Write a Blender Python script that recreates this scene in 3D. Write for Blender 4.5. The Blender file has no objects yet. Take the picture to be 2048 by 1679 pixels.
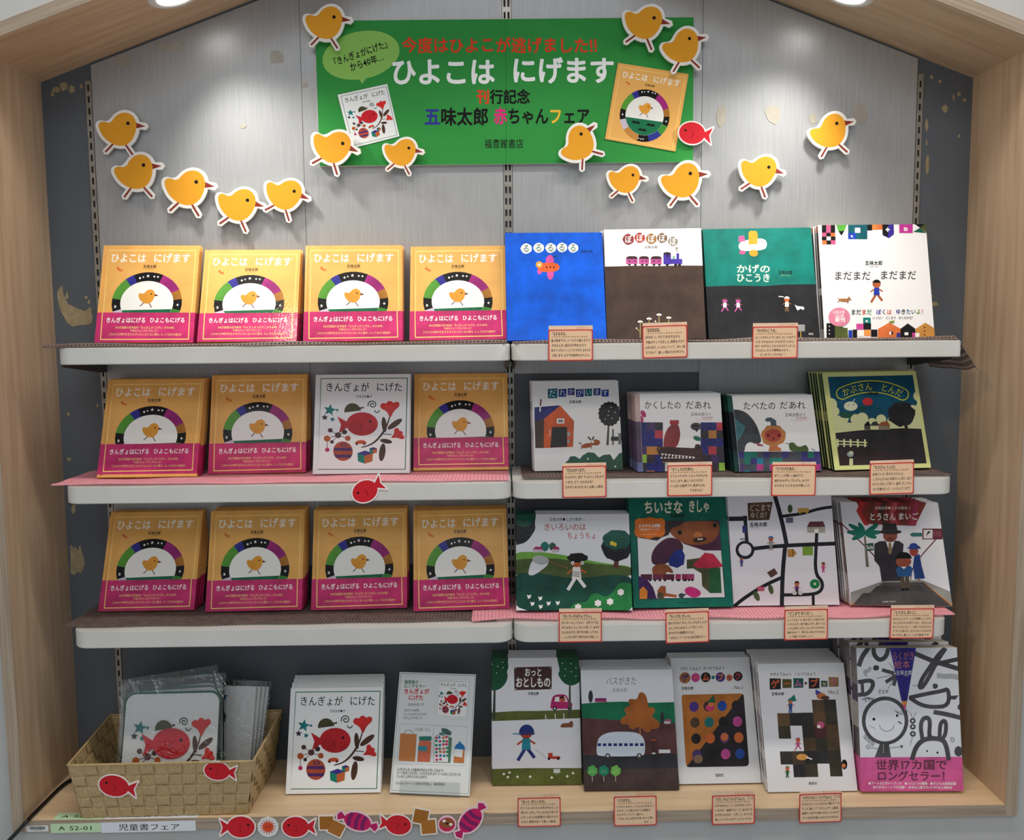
import bpy, bmesh, math, random
import numpy as np
from mathutils import Vector, Matrix
from mathutils.geometry import tessellate_polygon
random.seed(7)
SC = bpy.context.scene
COL = SC.collection
PI = math.pi
def R(d): return math.radians(d)

# ------------------------------------------------------------------ camera, world, lights, exposure
CAM = (-0.0256, -2.0351, 0.9875); PITCH = 0.0986; YAW = 0.0147; ROLL = -0.0086; FPX = 1822.8
def cam_axes():
    cp, sp, cy, sy = math.cos(PITCH), math.sin(PITCH), math.cos(YAW), math.sin(YAW)
    fwd = Vector((sy*cp, cy*cp, -sp)); right = Vector((cy, -sy, 0)); up = right.cross(fwd)
    c, s = math.cos(ROLL), math.sin(ROLL)
    return c*right + s*up, -s*right + c*up, fwd
cr, cu, cf = cam_axes()
cd = bpy.data.cameras.new('camera'); cam = bpy.data.objects.new('camera', cd); COL.objects.link(cam)
cam.matrix_world = Matrix(((cr.x, cu.x, -cf.x, CAM[0]), (cr.y, cu.y, -cf.y, CAM[1]), (cr.z, cu.z, -cf.z, CAM[2]), (0, 0, 0, 1)))
cd.sensor_width = 36; cd.sensor_fit = 'HORIZONTAL'; cd.lens = FPX*36/2048; cd.clip_start = 0.05
SC.camera = cam
SC.view_settings.view_transform = 'Standard'; SC.view_settings.look = 'None'
SC.view_settings.gamma = 1.0; SC.view_settings.use_curve_mapping = False
SC.view_settings.exposure = 0.0
w = bpy.data.worlds.new('shop_light'); SC.world = w; w.use_nodes = True
w.node_tree.nodes['Background'].inputs[0].default_value = (0.93, 0.96, 1.0, 1)
w.node_tree.nodes['Background'].inputs[1].default_value = 0.36
def light(name, kind, loc, target, power, color, **kw):
    l = bpy.data.lights.new(name, kind); l.energy = power; l.color = color
    for k, v in kw.items(): setattr(l, k, v)
    o = bpy.data.objects.new(name, l); COL.objects.link(o); o.location = loc
    d = Vector(target) - Vector(loc)
    o.rotation_euler = d.to_track_quat('-Z', 'Y').to_euler()
    return o
# shop ceiling lights standing out in front of and above the niche
light('shop_ceiling_light', 'AREA', (0.2, -0.95, 2.9), (0.2, -0.35, 0.0), 33, (1, .93, .84), shape='RECTANGLE', size=2.6, size_y=0.14)
light('shop_ceiling_light', 'AREA', (0.0, -3.6, 3.0), (0, 0, 0.7), 20, (0.95, 0.97, 1.0), shape='RECTANGLE', size=3.0, size_y=0.8)
light('shop_spotlight', 'SPOT', (-0.75, -1.5, 2.6), (-0.42, -0.12, 1.10), 24, (1, .78, .52), spot_size=R(26), spot_blend=.8, shadow_soft_size=.04)
light('shop_spotlight', 'SPOT', (-1.3, -2.3, 2.3), (1.05, -0.15, 0.85), 48, (1, .66, .38), spot_size=R(36), spot_blend=1, shadow_soft_size=.08)
light('shop_spotlight', 'SPOT', (0.6, -1.3, 2.7), (0.35, -0.12, 1.12), 15, (1, .93, .85), spot_size=R(40), spot_blend=.8, shadow_soft_size=.04)

# ------------------------------------------------------------------ dimensions (metres)
XL, XR, DN, DS = -1.0018, 1.0164, 0.2516, 0.2267
Z1, Z2, Z3, TH = 0.9592, 0.6824, 0.3873, 0.034
ZR, SL, SR = 1.5248, 0.3645, 0.3741
XA = (SR*XR + SL*XL)/(SL+SR) if False else ((ZR + SR*XR) - (ZR - SL*XL))/(SL+SR)  # apex
ZA = ZR + SL*(XA-XL)
def ray(u, v):
    return (cf + cr*((u-1024)/FPX) - cu*((v-839.5)/FPX))
def on_y(u, v, y):                      # a place read off the photograph, on a plane parallel to the wall
    d = ray(u, v); t = (y-CAM[1])/d.y
    return Vector(CAM) + d*t
def on_plane(u, v, p, n):
    d = ray(u, v); p = Vector(p); n = Vector(n)
    return Vector(CAM) + d*((p-Vector(CAM)).dot(n)/d.dot(n))

# ------------------------------------------------------------------ materials
def lin(c):
    return tuple(((x/255)/12.92 if x/255 <= .04045 else ((x/255+.055)/1.055)**2.4) for x in c[:3])
def mat(name, color=(200,200,200), rough=.5, metal=0., spec=.5, coat=0.):
    m = bpy.data.materials.new(name); m.use_nodes = True
    b = m.node_tree.nodes['Principled BSDF']
    b.inputs['Base Color'].default_value = (*lin(color), 1)
    b.inputs['Roughness'].default_value = rough; b.inputs['Metallic'].default_value = metal
    b.inputs['Specular IOR Level'].default_value = spec
    b.inputs['Coat Weight'].default_value = coat; b.inputs['Coat Roughness'].default_value = .10
    return m
def nodes(m): return m.node_tree.nodes, m.node_tree.links, m.node_tree.nodes['Principled BSDF']
def noise_mix(m, c1, c2, scale=(1,1,1), nscale=5, detail=4, lo=.3, hi=.7, bump=0., bdist=.001, obj=True):
    n, l, b = nodes(m)
    tc = n.new('ShaderNodeTexCoord'); mp = n.new('ShaderNodeMapping'); mp.inputs['Scale'].default_value = scale
    nz = n.new('ShaderNodeTexNoise'); nz.inputs['Scale'].default_value = nscale; nz.inputs['Detail'].default_value = detail
    cr_ = n.new('ShaderNodeValToRGB'); e = cr_.color_ramp.elements
    e[0].position = lo; e[0].color = (*lin(c1), 1); e[1].position = hi; e[1].color = (*lin(c2), 1)
    l.new(tc.outputs['Object'], mp.inputs[0]); l.new(mp.outputs[0], nz.inputs['Vector']); l.new(nz.outputs['Fac'], cr_.inputs[0])
    l.new(cr_.outputs[0], b.inputs['Base Color'])
    if bump:
        bp = n.new('ShaderNodeBump'); bp.inputs['Strength'].default_value = bump; bp.inputs['Distance'].default_value = bdist
        l.new(nz.outputs['Fac'], bp.inputs['Height']); l.new(bp.outputs[0], b.inputs['Normal'])
    return m
def print_mat(name, rough, coat, wash=.10, bump=.0):
    m = mat(name, rough=rough, coat=coat); n, l, b = nodes(m)
    at = n.new('ShaderNodeAttribute'); at.attribute_name = 'Col'
    tc = n.new('ShaderNodeTexCoord'); nz = n.new('ShaderNodeTexNoise'); nz.inputs['Scale'].default_value = 17; nz.inputs['Detail'].default_value = 7; nz.inputs['Roughness'].default_value = .62
    mr = n.new('ShaderNodeMapRange'); mr.inputs[1].default_value = .38; mr.inputs[2].default_value = .62
    mr.inputs[3].default_value = 1.; mr.inputs[4].default_value = 0.
    bw_ = n.new('ShaderNodeRGBToBW'); inv = n.new('ShaderNodeMapRange'); inv.inputs[1].default_value = 0; inv.inputs[2].default_value = .7; inv.inputs[3].default_value = wash; inv.inputs[4].default_value = .015
    mu = n.new('ShaderNodeMath'); mu.operation = 'MULTIPLY'; su = n.new('ShaderNodeMath'); su.operation = 'SUBTRACT'; su.inputs[0].default_value = 1.08
    mx = n.new('ShaderNodeVectorMath'); mx.operation = 'SCALE'
    l.new(tc.outputs['Object'], nz.inputs['Vector']); l.new(nz.outputs['Fac'], mr.inputs[0]); l.new(at.outputs['Color'], bw_.inputs[0]); l.new(bw_.outputs[0], inv.inputs[0])
    l.new(mr.outputs[0], mu.inputs[0]); l.new(inv.outputs[0], mu.inputs[1]); l.new(mu.outputs[0], su.inputs[1])
    l.new(at.outputs['Color'], mx.inputs[0]); l.new(su.outputs[0], mx.inputs['Scale']); l.new(mx.outputs[0], b.inputs['Base Color'])
    if bump:
        n2 = n.new('ShaderNodeTexNoise'); n2.inputs['Scale'].default_value = 220; n2.inputs['Detail'].default_value = 1
        bp = n.new('ShaderNodeBump'); bp.inputs['Strength'].default_value = bump; bp.inputs['Distance'].default_value = .0004
        l.new(tc.outputs['Object'], n2.inputs['Vector']); l.new(n2.outputs['Fac'], bp.inputs['Height']); l.new(bp.outputs[0], b.inputs['Coat Normal'])
    return m
M = {}
M['gloss'] = print_mat('laminated_print', .5, .16, .5, .35); M['gloss'].node_tree.nodes['Principled BSDF'].inputs['Specular IOR Level'].default_value = .16
M['matte'] = print_mat('paper_print', .75, 0, .05); M['matte'].node_tree.nodes['Principled BSDF'].inputs['Specular IOR Level'].default_value = .2
M['pages'] = noise_mix(mat('page_edges', rough=.8), (232,226,210), (212,204,186), (1,1,1), 60)
def wood(name, c1, c2, scale):
    m = noise_mix(mat(name, rough=.42, spec=.4), c1, c2, scale, 6, 6, .32, .72, .08, .0006)
    return m
M['wood_v'] = wood('maple_veneer_upright', (186,158,128), (210,184,154), (9, 9, .55))
M['wood_h'] = wood('maple_veneer_flat', (220,188,148), (238,210,172), (.6, 9, 9))
M['edge_h'] = wood('veneer_edge_flat', (150,134,116), (182,166,146), (.9, 30, 30))
M['edge_v'] = wood('veneer_edge_upright', (158,142,122), (186,170,148), (30, 30, .9))
M['back'] = noise_mix(mat('dark_wall_paint', rough=.5), (86,94,102), (99,107,115), (1,1,1), 3, 6, .3, .7, .1)
M['panel'] = noise_mix(mat('brushed_silver_wallpaper', rough=.34, metal=.2, spec=.5), (166,168,169), (179,181,182), (90,90,3.5), 3, 6, .3, .7, .10, .0003)
M['scuff'] = noise_mix(mat('bare_filler', rough=.8), (150,136,104), (176,162,130), (1,1,1), 60, 4)
M['peel'] = noise_mix(mat('peeled_backing', rough=.6), (166,160,146), (178,172,160), (1,1,1), 60, 4)
M['plaster'] = noise_mix(mat('grey_plaster', rough=.85), (186,188,186), (194,196,194), (1,1,1), 12, 4)
M['steel'] = noise_mix(mat('galvanised_steel', rough=.35, metal=.7), (150,146,138), (176,172,162), (1,1,1), 40)
M['dark'] = mat('dark_channel', (18,18,20), .6)
M['black'] = mat('black_plastic', (22,22,24), .35)
M['bracket'] = mat('bracket_steel', (70,68,64), .4, .6)
M['white'] = noise_mix(mat('white_enamel', rough=.32, spec=.5), (212,212,206), (222,222,217), (1,1,1), 8)
M['brown_mat'] = noise_mix(mat('brown_rubber_mesh', rough=.65), (96,80,76), (118,100,94), (1,1,1), 60)
M['pink_mat'] = noise_mix(mat('pink_rubber_mesh', rough=.65), (244,160,172), (250,176,188), (1,1,1), 60)
M['raffia'] = noise_mix(mat('woven_paper_band', rough=.5), (176,148,102), (202,176,128), (40,40,40), 6, 5, .3, .7, .3, .0004)
M['foam'] = mat('white_foam_board', (238,236,230), .6)
def clear(name, fac, rough, bump):
    m = bpy.data.materials.new(name); m.use_nodes = True; n, l = m.node_tree.nodes, m.node_tree.links; n.remove(n['Principled BSDF'])
    t = n.new('ShaderNodeBsdfTransparent'); g = n.new('ShaderNodeBsdfGlossy'); g.inputs['Roughness'].default_value = rough; x = n.new('ShaderNodeMixShader')
    lw = n.new('ShaderNodeLayerWeight'); lw.inputs['Blend'].default_value = .25; mr = n.new('ShaderNodeMapRange'); mr.inputs[3].default_value = fac; mr.inputs[4].default_value = .7
    t.inputs[0].default_value = (.97, .98, .98, 1)
    l.new(lw.outputs['Facing'], mr.inputs[0]); l.new(mr.outputs[0], x.inputs[0]); l.new(t.outputs[0], x.inputs[1]); l.new(g.outputs[0], x.inputs[2]); l.new(x.outputs[0], n['Material Output'].inputs['Surface'])
    if bump:
        tc = n.new('ShaderNodeTexCoord'); z = n.new('ShaderNodeTexNoise'); z.inputs['Scale'].default_value = 26; z.inputs['Detail'].default_value = 3; z.inputs['Distortion'].default_value = 1.5
        b = n.new('ShaderNodeBump'); b.inputs['Strength'].default_value = bump; b.inputs['Distance'].default_value = .006
        l.new(tc.outputs['Object'], z.inputs['Vector']); l.new(z.outputs['Fac'], b.inputs['Height']); l.new(b.outputs[0], g.inputs['Normal'])
    return m
M['plastic'] = clear('clear_acrylic', .05, .05, 0)
M['film'] = clear('clear_film', .035, .10, .8)
M['lamp'] = mat('lamp_diffuser', (255,255,255), .5)
n_, l_, b_ = nodes(M['lamp']); b_.inputs['Emission Color'].default_value = (1, .97, .92, 1); b_.inputs['Emission Strength'].default_value = 7

# ------------------------------------------------------------------ object helpers
def link(name, me, m, parent=None, loc=None):
    o = bpy.data.objects.new(name, me); COL.objects.link(o)
    if m is not None and not me.materials: me.materials.append(m)
    if parent: o.parent = parent
    if loc is not None: o.location = loc
    return o
def tag(o, label, cat, group=None):
    o['label'] = label; o['category'] = cat
    if group: o['group'] = group
    return o
def empty(name, loc=(0,0,0), rot=(0,0,0)):
    o = bpy.data.objects.new(name, None); COL.objects.link(o); o.location = loc; o.rotation_euler = rot; o.empty_display_size = .02
    return o
def struct(o): o['kind'] = 'structure'; return o
def mesh(verts, faces, name='m', smooth=False):
    me = bpy.data.meshes.new(name); me.from_pydata([tuple(v) for v in verts], [], faces); me.update()
    if smooth:
        for p in me.polygons: p.use_smooth = True
    return me
def fix(me):
    bm = bmesh.new(); bm.from_mesh(me); bmesh.ops.recalc_face_normals(bm, faces=bm.faces); bm.to_mesh(me); bm.free(); return me
def box_me(x0, x1, y0, y1, z0, z1, bevel=0.):
    bm = bmesh.new(); bmesh.ops.create_cube(bm, size=1)
    for v in bm.verts:
        v.co = Vector((x0+(v.co.x+.5)*(x1-x0), y0+(v.co.y+.5)*(y1-y0), z0+(v.co.z+.5)*(z1-z0)))
    if bevel: bmesh.ops.bevel(bm, geom=bm.edges[:], offset=bevel, segments=2, affect='EDGES')
    me = bpy.data.meshes.new('box'); bm.to_mesh(me); bm.free(); return me
def prism(pts, f, t0, t1, bevel=0.):
    """closed polygon pts (2D) mapped by f(a,b,t) and extruded from t0 to t1"""
    n = len(pts); vs = [f(a, b, t0) for a, b in pts] + [f(a, b, t1) for a, b in pts]
    tris = tessellate_polygon([[Vector((a, b, 0)) for a, b in pts]])
    fs = [list(t) for t in tris] + [[i+n for i in reversed(t)] for t in tris]
    fs += [[i, (i+1) % n, (i+1) % n+n, i+n] for i in range(n)]
    return fix(mesh(vs, fs))
def tube(pts, r, seg=8):
    vs, fs = [], []
    P = [Vector(p) for p in pts]
    for i, p in enumerate(P):
        d = (P[min(i+1, len(P)-1)] - P[max(i-1, 0)]).normalized()
        a = d.cross(Vector((0, 0, 1)));
        if a.length < 1e-4: a = d.cross(Vector((1, 0, 0)))
        a.normalize(); b = d.cross(a)
        for k in range(seg):
            t = 2*PI*k/seg; vs.append(p + a*math.cos(t)*r + b*math.sin(t)*r)
    for i in range(len(P)-1):
        for k in range(seg):
            fs.append([i*seg+k, i*seg+(k+1) % seg, (i+1)*seg+(k+1) % seg, (i+1)*seg+k])
    fs += [list(range(seg)), [len(vs)-seg+k for k in range(seg)]]
    return fix(mesh(vs, fs, smooth=True))

# ------------------------------------------------------------------ flat print: colour areas and lettering laid on a board
_glyph = {}
def glyph(ch, bold):
    k = (ch, bold)
    if k not in _glyph:
        kan = bold > .004
        c = bpy.data.curves.new('t', 'FONT'); c.body = ch; c.size = 1; c.resolution_u = 4 if bold >= .026 else 2; c.offset = .002 if kan else bold
        o = bpy.data.objects.new('t', c); me = bpy.data.meshes.new_from_object(o)
        vs = [(v.co.x, v.co.y, 0) for v in me.vertices]; fs = [list(p.vertices) for p in me.polygons]
        if kan:
            k_ = min(bold, .03)*.9; n0 = len(vs); v0, f0 = list(vs), list(fs)
            d_ = k_*.7
            for li, (dx, dy) in enumerate(((-k_, 0), (k_, 0), (0, k_), (0, -k_), (d_, d_), (-d_, d_), (d_, -d_), (-d_, -d_))[:8 if bold >= .026 else 4] if bold >= .014 else ((k_, 0),)):
                n1 = len(vs); vs += [(x+dx, y+dy, (li+1)*(.22 if bold < .026 else .11)) for x, y, _ in v0]; fs += [[n1+i for i in f] for f in f0]
        wide = ord(ch) > 0x2000
        adv = 1.0 if wide else ((max([v[0] for v in vs])+.06) if vs else .35)
        if ch in '、。': adv = .6
        if ch in '・': adv = .6
        _glyph[k] = (vs, fs, adv)
        bpy.data.objects.remove(o); bpy.data.curves.remove(c); bpy.data.meshes.remove(me)
    return _glyph[k]
def homography(src, dst):
    A, B = [], []
    for (x, y), (u, v) in zip(src, dst):
        A.append([x, y, 1, 0, 0, 0, -u*x, -u*y]); B.append(u)
        A.append([0, 0, 0, x, y, 1, -v*x, -v*y]); B.append(v)
    h = np.linalg.solve(np.array(A, float), np.array(B, float)); return np.append(h, 1).reshape(3, 3)
EPS = .000012
def chaikin(P, closed=True, it=2):
    for _ in range(it):
        Q = [] if closed else [P[0]]
        for i in range(len(P) if closed else len(P)-1):
            a, b = P[i], P[(i+1) % len(P)]
            Q.append((a[0]*.75+b[0]*.25, a[1]*.75+b[1]*.25)); Q.append((a[0]*.25+b[0]*.75, a[1]*.25+b[1]*.75))
        if not closed: Q.append(P[-1])
        P = Q
    return P
class Art:
    """collects coloured shapes; quad = TL, TR, BR, BL of the sheet in the drawing's own units"""
    def __init__(s, w, h, quad, x0=0.):
        s.w, s.h, s.x0 = w, h, x0
        s.H = homography(quad, [(0, h), (w, h), (w, 0), (0, 0)])
        s.q = quad; s.V = []; s.F = []; s.C = []; s.lay = 1
        s.clipbox = (x0, 0, w, h)
    def m(s, p):
        v = s.H @ np.array([p[0], p[1], 1.0]); return (v[0]/v[2], v[1]/v[2])
    def clip(s, P):
        x0, y0, x1, y1 = s.clipbox
        for ax, lim, sg in ((0, x0, 1), (0, x1, -1), (1, y0, 1), (1, y1, -1)):
            out = []
            for i in range(len(P)):
                a, b = P[i-1], P[i]; ia = sg*(a[ax]-lim) >= 0; ib = sg*(b[ax]-lim) >= 0
                if ia != ib:
                    t = (lim-a[ax])/(b[ax]-a[ax]); out.append((a[0]+t*(b[0]-a[0]), a[1]+t*(b[1]-a[1])))
                if ib: out.append(b)
            P = out
            if len(P) < 3: return []
        return P
    def flat(s, P, col):
        P = s.clip(P)
        if len(P) < 3: return
        n = len(s.V); s.sub = (getattr(s, 'sub', 0)+1) % 4; y = -(s.lay+s.sub*.22)*EPS
        s.V += [(a, y, b) for a, b in P]
        if len(P) == 4 or len(P) == 3: tr = [list(range(len(P)))]
        else: tr = [list(t) for t in tessellate_polygon([[Vector((a, b, 0)) for a, b in P]])]
        if len(P) == 4:
            tr = [[0, 1, 2, 3]]
        c = lin(col)
        for t in tr:
            a, b, d = (P[t[0]], P[t[1]], P[t[2]])
            if (b[0]-a[0])*(d[1]-a[1])-(b[1]-a[1])*(d[0]-a[0]) < 0: t = t[::-1]
            s.F.append([n+i for i in t]); s.C.append(c)
    def nx(s): s.lay += 1
    def poly(s, pts, col, sm=False): s.flat([s.m(p) for p in (chaikin(list(pts)) if sm else pts)], col); s.nx()
    def rect(s, x0, y0, x1, y1, col): s.poly([(x0, y0), (x1, y0), (x1, y1), (x0, y1)], col)
    def fill(s, col): s.poly(s.q, col)
    def ell(s, cx, cy, rx, ry=None, col=(0,0,0), rot=0, n=22, a0=0, a1=360, wob=0.):
        ry = ry or rx; c, q = math.cos(R(rot)), math.sin(R(rot)); P = []
        full = a1-a0 >= 360
        for i in range(n if full else n+1):
            t = R(a0+(a1-a0)*i/n); k = 1+wob*math.sin(i*2.4)
            x, y = rx*k*math.cos(t), -ry*k*math.sin(t); P.append((cx+x*c-y*q, cy+x*q+y*c))
        s.poly(P, col)
    def arc(s, cx, cy, rx, ry, ix, iy, a0, a1, col, n=0):
        n = n or max(2, int(abs(a1-a0)/9))
        for i in range(n):
            t, u = R(a0+(a1-a0)*i/n), R(a0+(a1-a0)*(i+1)/n)
            s.flat([s.m(p) for p in ((cx+rx*math.cos(t), cy-ry*math.sin(t)), (cx+rx*math.cos(u), cy-ry*math.sin(u)),
                                     (cx+ix*math.cos(u), cy-iy*math.sin(u)), (cx+ix*math.cos(t), cy-iy*math.sin(t)))], col)
        s.nx()
    def line(s, pts, wd, col, closed=False, sm=True):
        if closed: pts = list(pts)+[pts[0]]
        elif sm and 3 <= len(pts) <= 12:
            if isinstance(wd, (list, tuple)):
                n0 = len(pts); q = chaikin(list(pts), False); wd = [float(np.interp(i/(len(q)-1)*(n0-1), range(n0), wd)) for i in range(len(q))]; pts = q
            else: pts = chaikin(list(pts), False)
        for i in range(len(pts)-1):
            (x0, y0), (x1, y1) = pts[i], pts[i+1]; L = math.hypot(x1-x0, y1-y0) or 1
            w0 = wd[i] if isinstance(wd, (list, tuple)) else wd; w1 = wd[i+1] if isinstance(wd, (list, tuple)) else wd
            nx, ny = -(y1-y0)/L/2, (x1-x0)/L/2; ex, ey = (x1-x0)/L*.3*min(w0, w1), (y1-y0)/L*.3*min(w0, w1)
            s.flat([s.m(p) for p in ((x0+nx*w0-ex, y0+ny*w0-ey), (x1+nx*w1+ex, y1+ny*w1+ey), (x1-nx*w1+ex, y1-ny*w1+ey), (x0-nx*w0-ex, y0-ny*w0-ey))], col)
        s.nx()
    def curve(s, cx, cy, r0, r1, a0, a1, wd, col, n=14):
        s.line([(cx+(r0+(r1-r0)*i/n)*math.cos(R(a0+(a1-a0)*i/n)), cy-(r0+(r1-r0)*i/n)*math.sin(R(a0+(a1-a0)*i/n))) for i in range(n+1)], wd, col)
    def star(s, cx, cy, r, col, k=5, rr=.45, rot=0):
        s.poly([(cx+(r if i % 2 == 0 else r*rr)*math.sin(PI*i/k+rot), cy-(r if i % 2 == 0 else r*rr)*math.cos(PI*i/k+rot)) for i in range(2*k)], col)
    def text(s, t, x0, y0, x1, y1, col=(20,20,20), bold=0., rot=0., jit=0., dy=None, slant=0.):
        """string filling x0..x1; y0..y1 is the height of the letters; dy = extra rise at the right end"""
        gl = [glyph(ch, bold) for ch in t]; tot = sum(g[2] for g in gl) or 1
        sx = (x1-x0)/tot; sy = (y1-y0)/.88; x = 0.; cx, cy = (x0+x1)/2, (y0+y1)/2; c, q = math.cos(R(rot)), math.sin(R(rot))
        for gi, ((vs, fs, adv), ch) in enumerate(zip(gl, t)):
            cc = lin(col[gi % len(col)] if isinstance(col, list) else col)
            ja = random.uniform(-jit, jit)*.6; jy = random.uniform(-jit, jit)*.25; jc, js = math.cos(ja), math.sin(ja)
            n = len(s.V); y = -s.lay*EPS; ok = True; pts = []
            for vx, vy, vl in vs:
                ax, ay = vx-.5, vy-.36; ax, ay = ax*jc-ay*js+.5+slant*ay, ax*js+ay*jc+.36+jy
                px = x0+(x+ax)*sx; py = y1-(ay+.07)*sy
                if dy: py += dy*((px-x0)/(x1-x0))
                rx, ry = px-cx, py-cy; px, py = cx+rx*c-ry*q, cy+rx*q+ry*c
                p = s.m((px, py)); pts.append((p[0], p[1], vl*EPS))
                if not (s.clipbox[0] <= p[0] <= s.clipbox[2] and s.clipbox[1] <= p[1] <= s.clipbox[3]): ok = False
            x += adv
            if not ok: continue
            s.V += [(a, y-c_, b) for a, b, c_ in pts]
            for f in fs: s.F.append([n+i for i in f]); s.C.append(cc)
        s.nx()
    # plain stand-in motifs -------------------------------------------------
    def bird(s, cx, cy, r, rot=0, body=(232,160,50), leg=(120,60,50)):
        c, q = math.cos(R(rot)), math.sin(R(rot))
        def T(x, y): return (cx+(x*c-y*q)*r, cy+(x*q+y*c)*r)
        for a in ((-.25, .55, -.65, 1.0), (.3, .6, .65, 1.05)): s.line([T(a[0], a[1]), T(a[2], a[3])], .09*r, leg)
        s.poly([T(.72, -.5), T(1.25, -.33), T(.72, -.18)], leg)
        s.poly([T(*p) for p in ((-1.05,-.28),(-.85,-.45),(-.45,-.35),(-.2,-.75),(.2,-.95),(.6,-.85),(.82,-.5),(.8,-.05),(.62,.4),(.25,.68),(-.25,.66),(-.7,.4),(-.95,.05))], body, sm=True)
        p = T(.4, -.42); s.ell(p[0], p[1], .09*r, .09*r, (25,22,22), n=8)
    def fish(s, cx, cy, r, flip=1, rot=0, col=(208,36,48)):
        c, q = math.cos(R(rot)), math.sin(R(rot))
        def T(x, y): return (cx+(flip*x*c-y*q)*r, cy+(flip*x*q+y*c)*r)
        s.poly([T(-.7, 0), T(-1.6, -.62), T(-1.4, 0), T(-1.6, .62)], col)
        s.poly([T(math.cos(2*PI*i/24)*1.05, math.sin(2*PI*i/24)*.85) for i in range(24)], col)
        p = T(.55, -.15); s.ell(p[0], p[1], .1*r, .1*r, (25,22,22), n=8)
        s.line([T(.05, -.1), T(-.15, .15), T(.0, .4)], .06*r, (150,20,32))
    def person(s, cx, cy, h, skin=(196,100,56), top=(40,60,160), leg=(60,50,50), hair=(30,24,24), run=0):
        s.line([(cx-.02*h, cy+.12*h), (cx-(.22 if run else .08)*h, cy+.45*h)], .09*h, leg); s.line([(cx+.02*h, cy+.12*h), (cx+(.22 if run else .08)*h, cy+(.38 if run else .45)*h)], .09*h, leg)
        s.line([(cx-.08*h, cy-.1*h), (cx-.24*h, cy+.02*h)], .05*h, skin); s.line([(cx+.08*h, cy-.1*h), (cx+.24*h, cy)], .05*h, skin)
        s.poly([(cx-.1*h, cy-.15*h), (cx+.1*h, cy-.15*h), (cx+.13*h, cy+.17*h), (cx-.13*h, cy+.17*h)], top)
        s.ell(cx, cy-.3*h, .17*h, .16*h, skin); s.ell(cx, cy-.32*h, .18*h, .17*h, hair, a0=10, a1=170, n=10)
    def house(s, x0, y0, x1, y1, wall, roof=(120,40,60), door=None):
        ym = y0+(y1-y0)*.45; s.rect(x0, ym, x1, y1, wall); s.poly([(x0-3, ym), ((x0+x1)/2, y0), (x1+3, ym)], roof)
        s.rect(x0+(x1-x0)*.4, ym+(y1-ym)*.35, x0+(x1-x0)*.65, y1, door or (40,36,36))
    def mesh(s):
        me = bpy.data.meshes.new('print'); me.from_pydata(s.V, [], s.F)
        return me
def colour(me, cols):
    a = me.color_attributes.new('Col', 'FLOAT_COLOR', 'CORNER')
    arr = np.ones((len(me.loops), 4), np.float32)
    ls = np.zeros(len(me.polygons), np.int32); lt = np.zeros(len(me.polygons), np.int32)
    me.polygons.foreach_get('loop_start', ls); me.polygons.foreach_get('loop_total', lt)
    arr[:, :3] = np.repeat(np.array(cols, np.float32), lt, axis=0)
    a.data.foreach_set('color', arr.ravel()); return me
def build(geo, art, gcols, y=0.):
    """join solid geometry (mesh) with printed shapes; gcols = colour per solid face"""
    V = [tuple(v.co) for v in geo.vertices] if geo else []; F = [list(p.vertices) for p in geo.polygons] if geo else []
    n = len(V); C = list(gcols)
    if art:
        V += [(a, b+y, c) for a, b, c in art.V]; F += [[i+n for i in f] for f in art.F]; C += art.C
    me = bpy.data.meshes.new('printed'); me.from_pydata(V, [], F); me.update()
    return colour(me, C)
def sheet(name, art, thick, edge=(235,232,225), m='matte', parent=None):
    """flat board of the art's size with the print on its front (local -Y)"""
    b = box_me(0, art.w, 0, thick, 0, art.h)
    return link(name, build(b, art, [lin(edge)]*len(b.polygons)), M[m], parent)
# ================================================================== THE SETTING
PY = -DN
def roof_z(x, off=0.): return (ZR+SL*(x-XL) if x < XA else ZR+SR*(XR-x)) + off
TW = .024
# back wall (dark paint) with gable top
pts = [(XL-.03, -.03), (XR+.03, -.03), (XR+.03, roof_z(XR)+.0), (XA, ZA+.02), (XL-.03, roof_z(XL)+.0)]
wall = struct(link('wall_back', prism(pts, lambda a, b, t: (a, t, b), 0, .02), M['back']))
struct(link('wall_left', box_me(XL-TW, XL, PY+.002, .0, -TW, ZR+.012), M['wood_v']))
struct(link('wall_right', box_me(XR, XR+TW, PY+.002, .0, -TW, ZR+.012), M['wood_v']))
struct(link('floor', box_me(XL, XR, PY+.002, 0, -TW, 0), M['wood_h']))
def slope(x0, z0, x1, z1, m, nm, y0, y1, th=TW, o=0.):
    d = Vector((x1-x0, 0, z1-z0)); n = Vector((-d.z, 0, d.x)).normalized()
    if n.z < 0: n = -n
    a, b = Vector((x0, 0, z0))+n*o, Vector((x1, 0, z1))+n*o
    P = [(a.x, a.z), (b.x, b.z), ((b+n*th).x, (b+n*th).z), ((a+n*th).x, (a+n*th).z)]
    return struct(link(nm, prism(P, lambda p, q, t: (p, t, q), y0, y1), m))
# grain runs along the slope: the mesh is built flat and turned
def slope_board(x0, x1, m, nm, y0, y1):
    z0, z1 = roof_z(x0+1e-5 if x0 < x1 else x0-1e-5), ZA
    L = math.hypot(x1-x0, z1-z0); ang = math.atan2(z1-z0, abs(x1-x0))
    me = box_me(-.01, L, y0, y1, 0, TW)
    o = struct(link(nm, me, m)); o.location = (x0, 0, z0); o.rotation_euler = (0, -ang if x1 > x0 else ang, 0)
    if x1 < x0:
        for v in me.vertices: v.co.x = -v.co.x
        me.flip_normals()
    return o
M['wood_s'] = wood('maple_veneer_slope', (184,154,122), (208,180,148), (.6, 9, 9))
slope_board(XL, XA, M['wood_s'], 'ceiling', PY+.002, 0)
slope_board(XR, XA, M['wood_s'], 'ceiling', PY+.002, 0)
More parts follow.
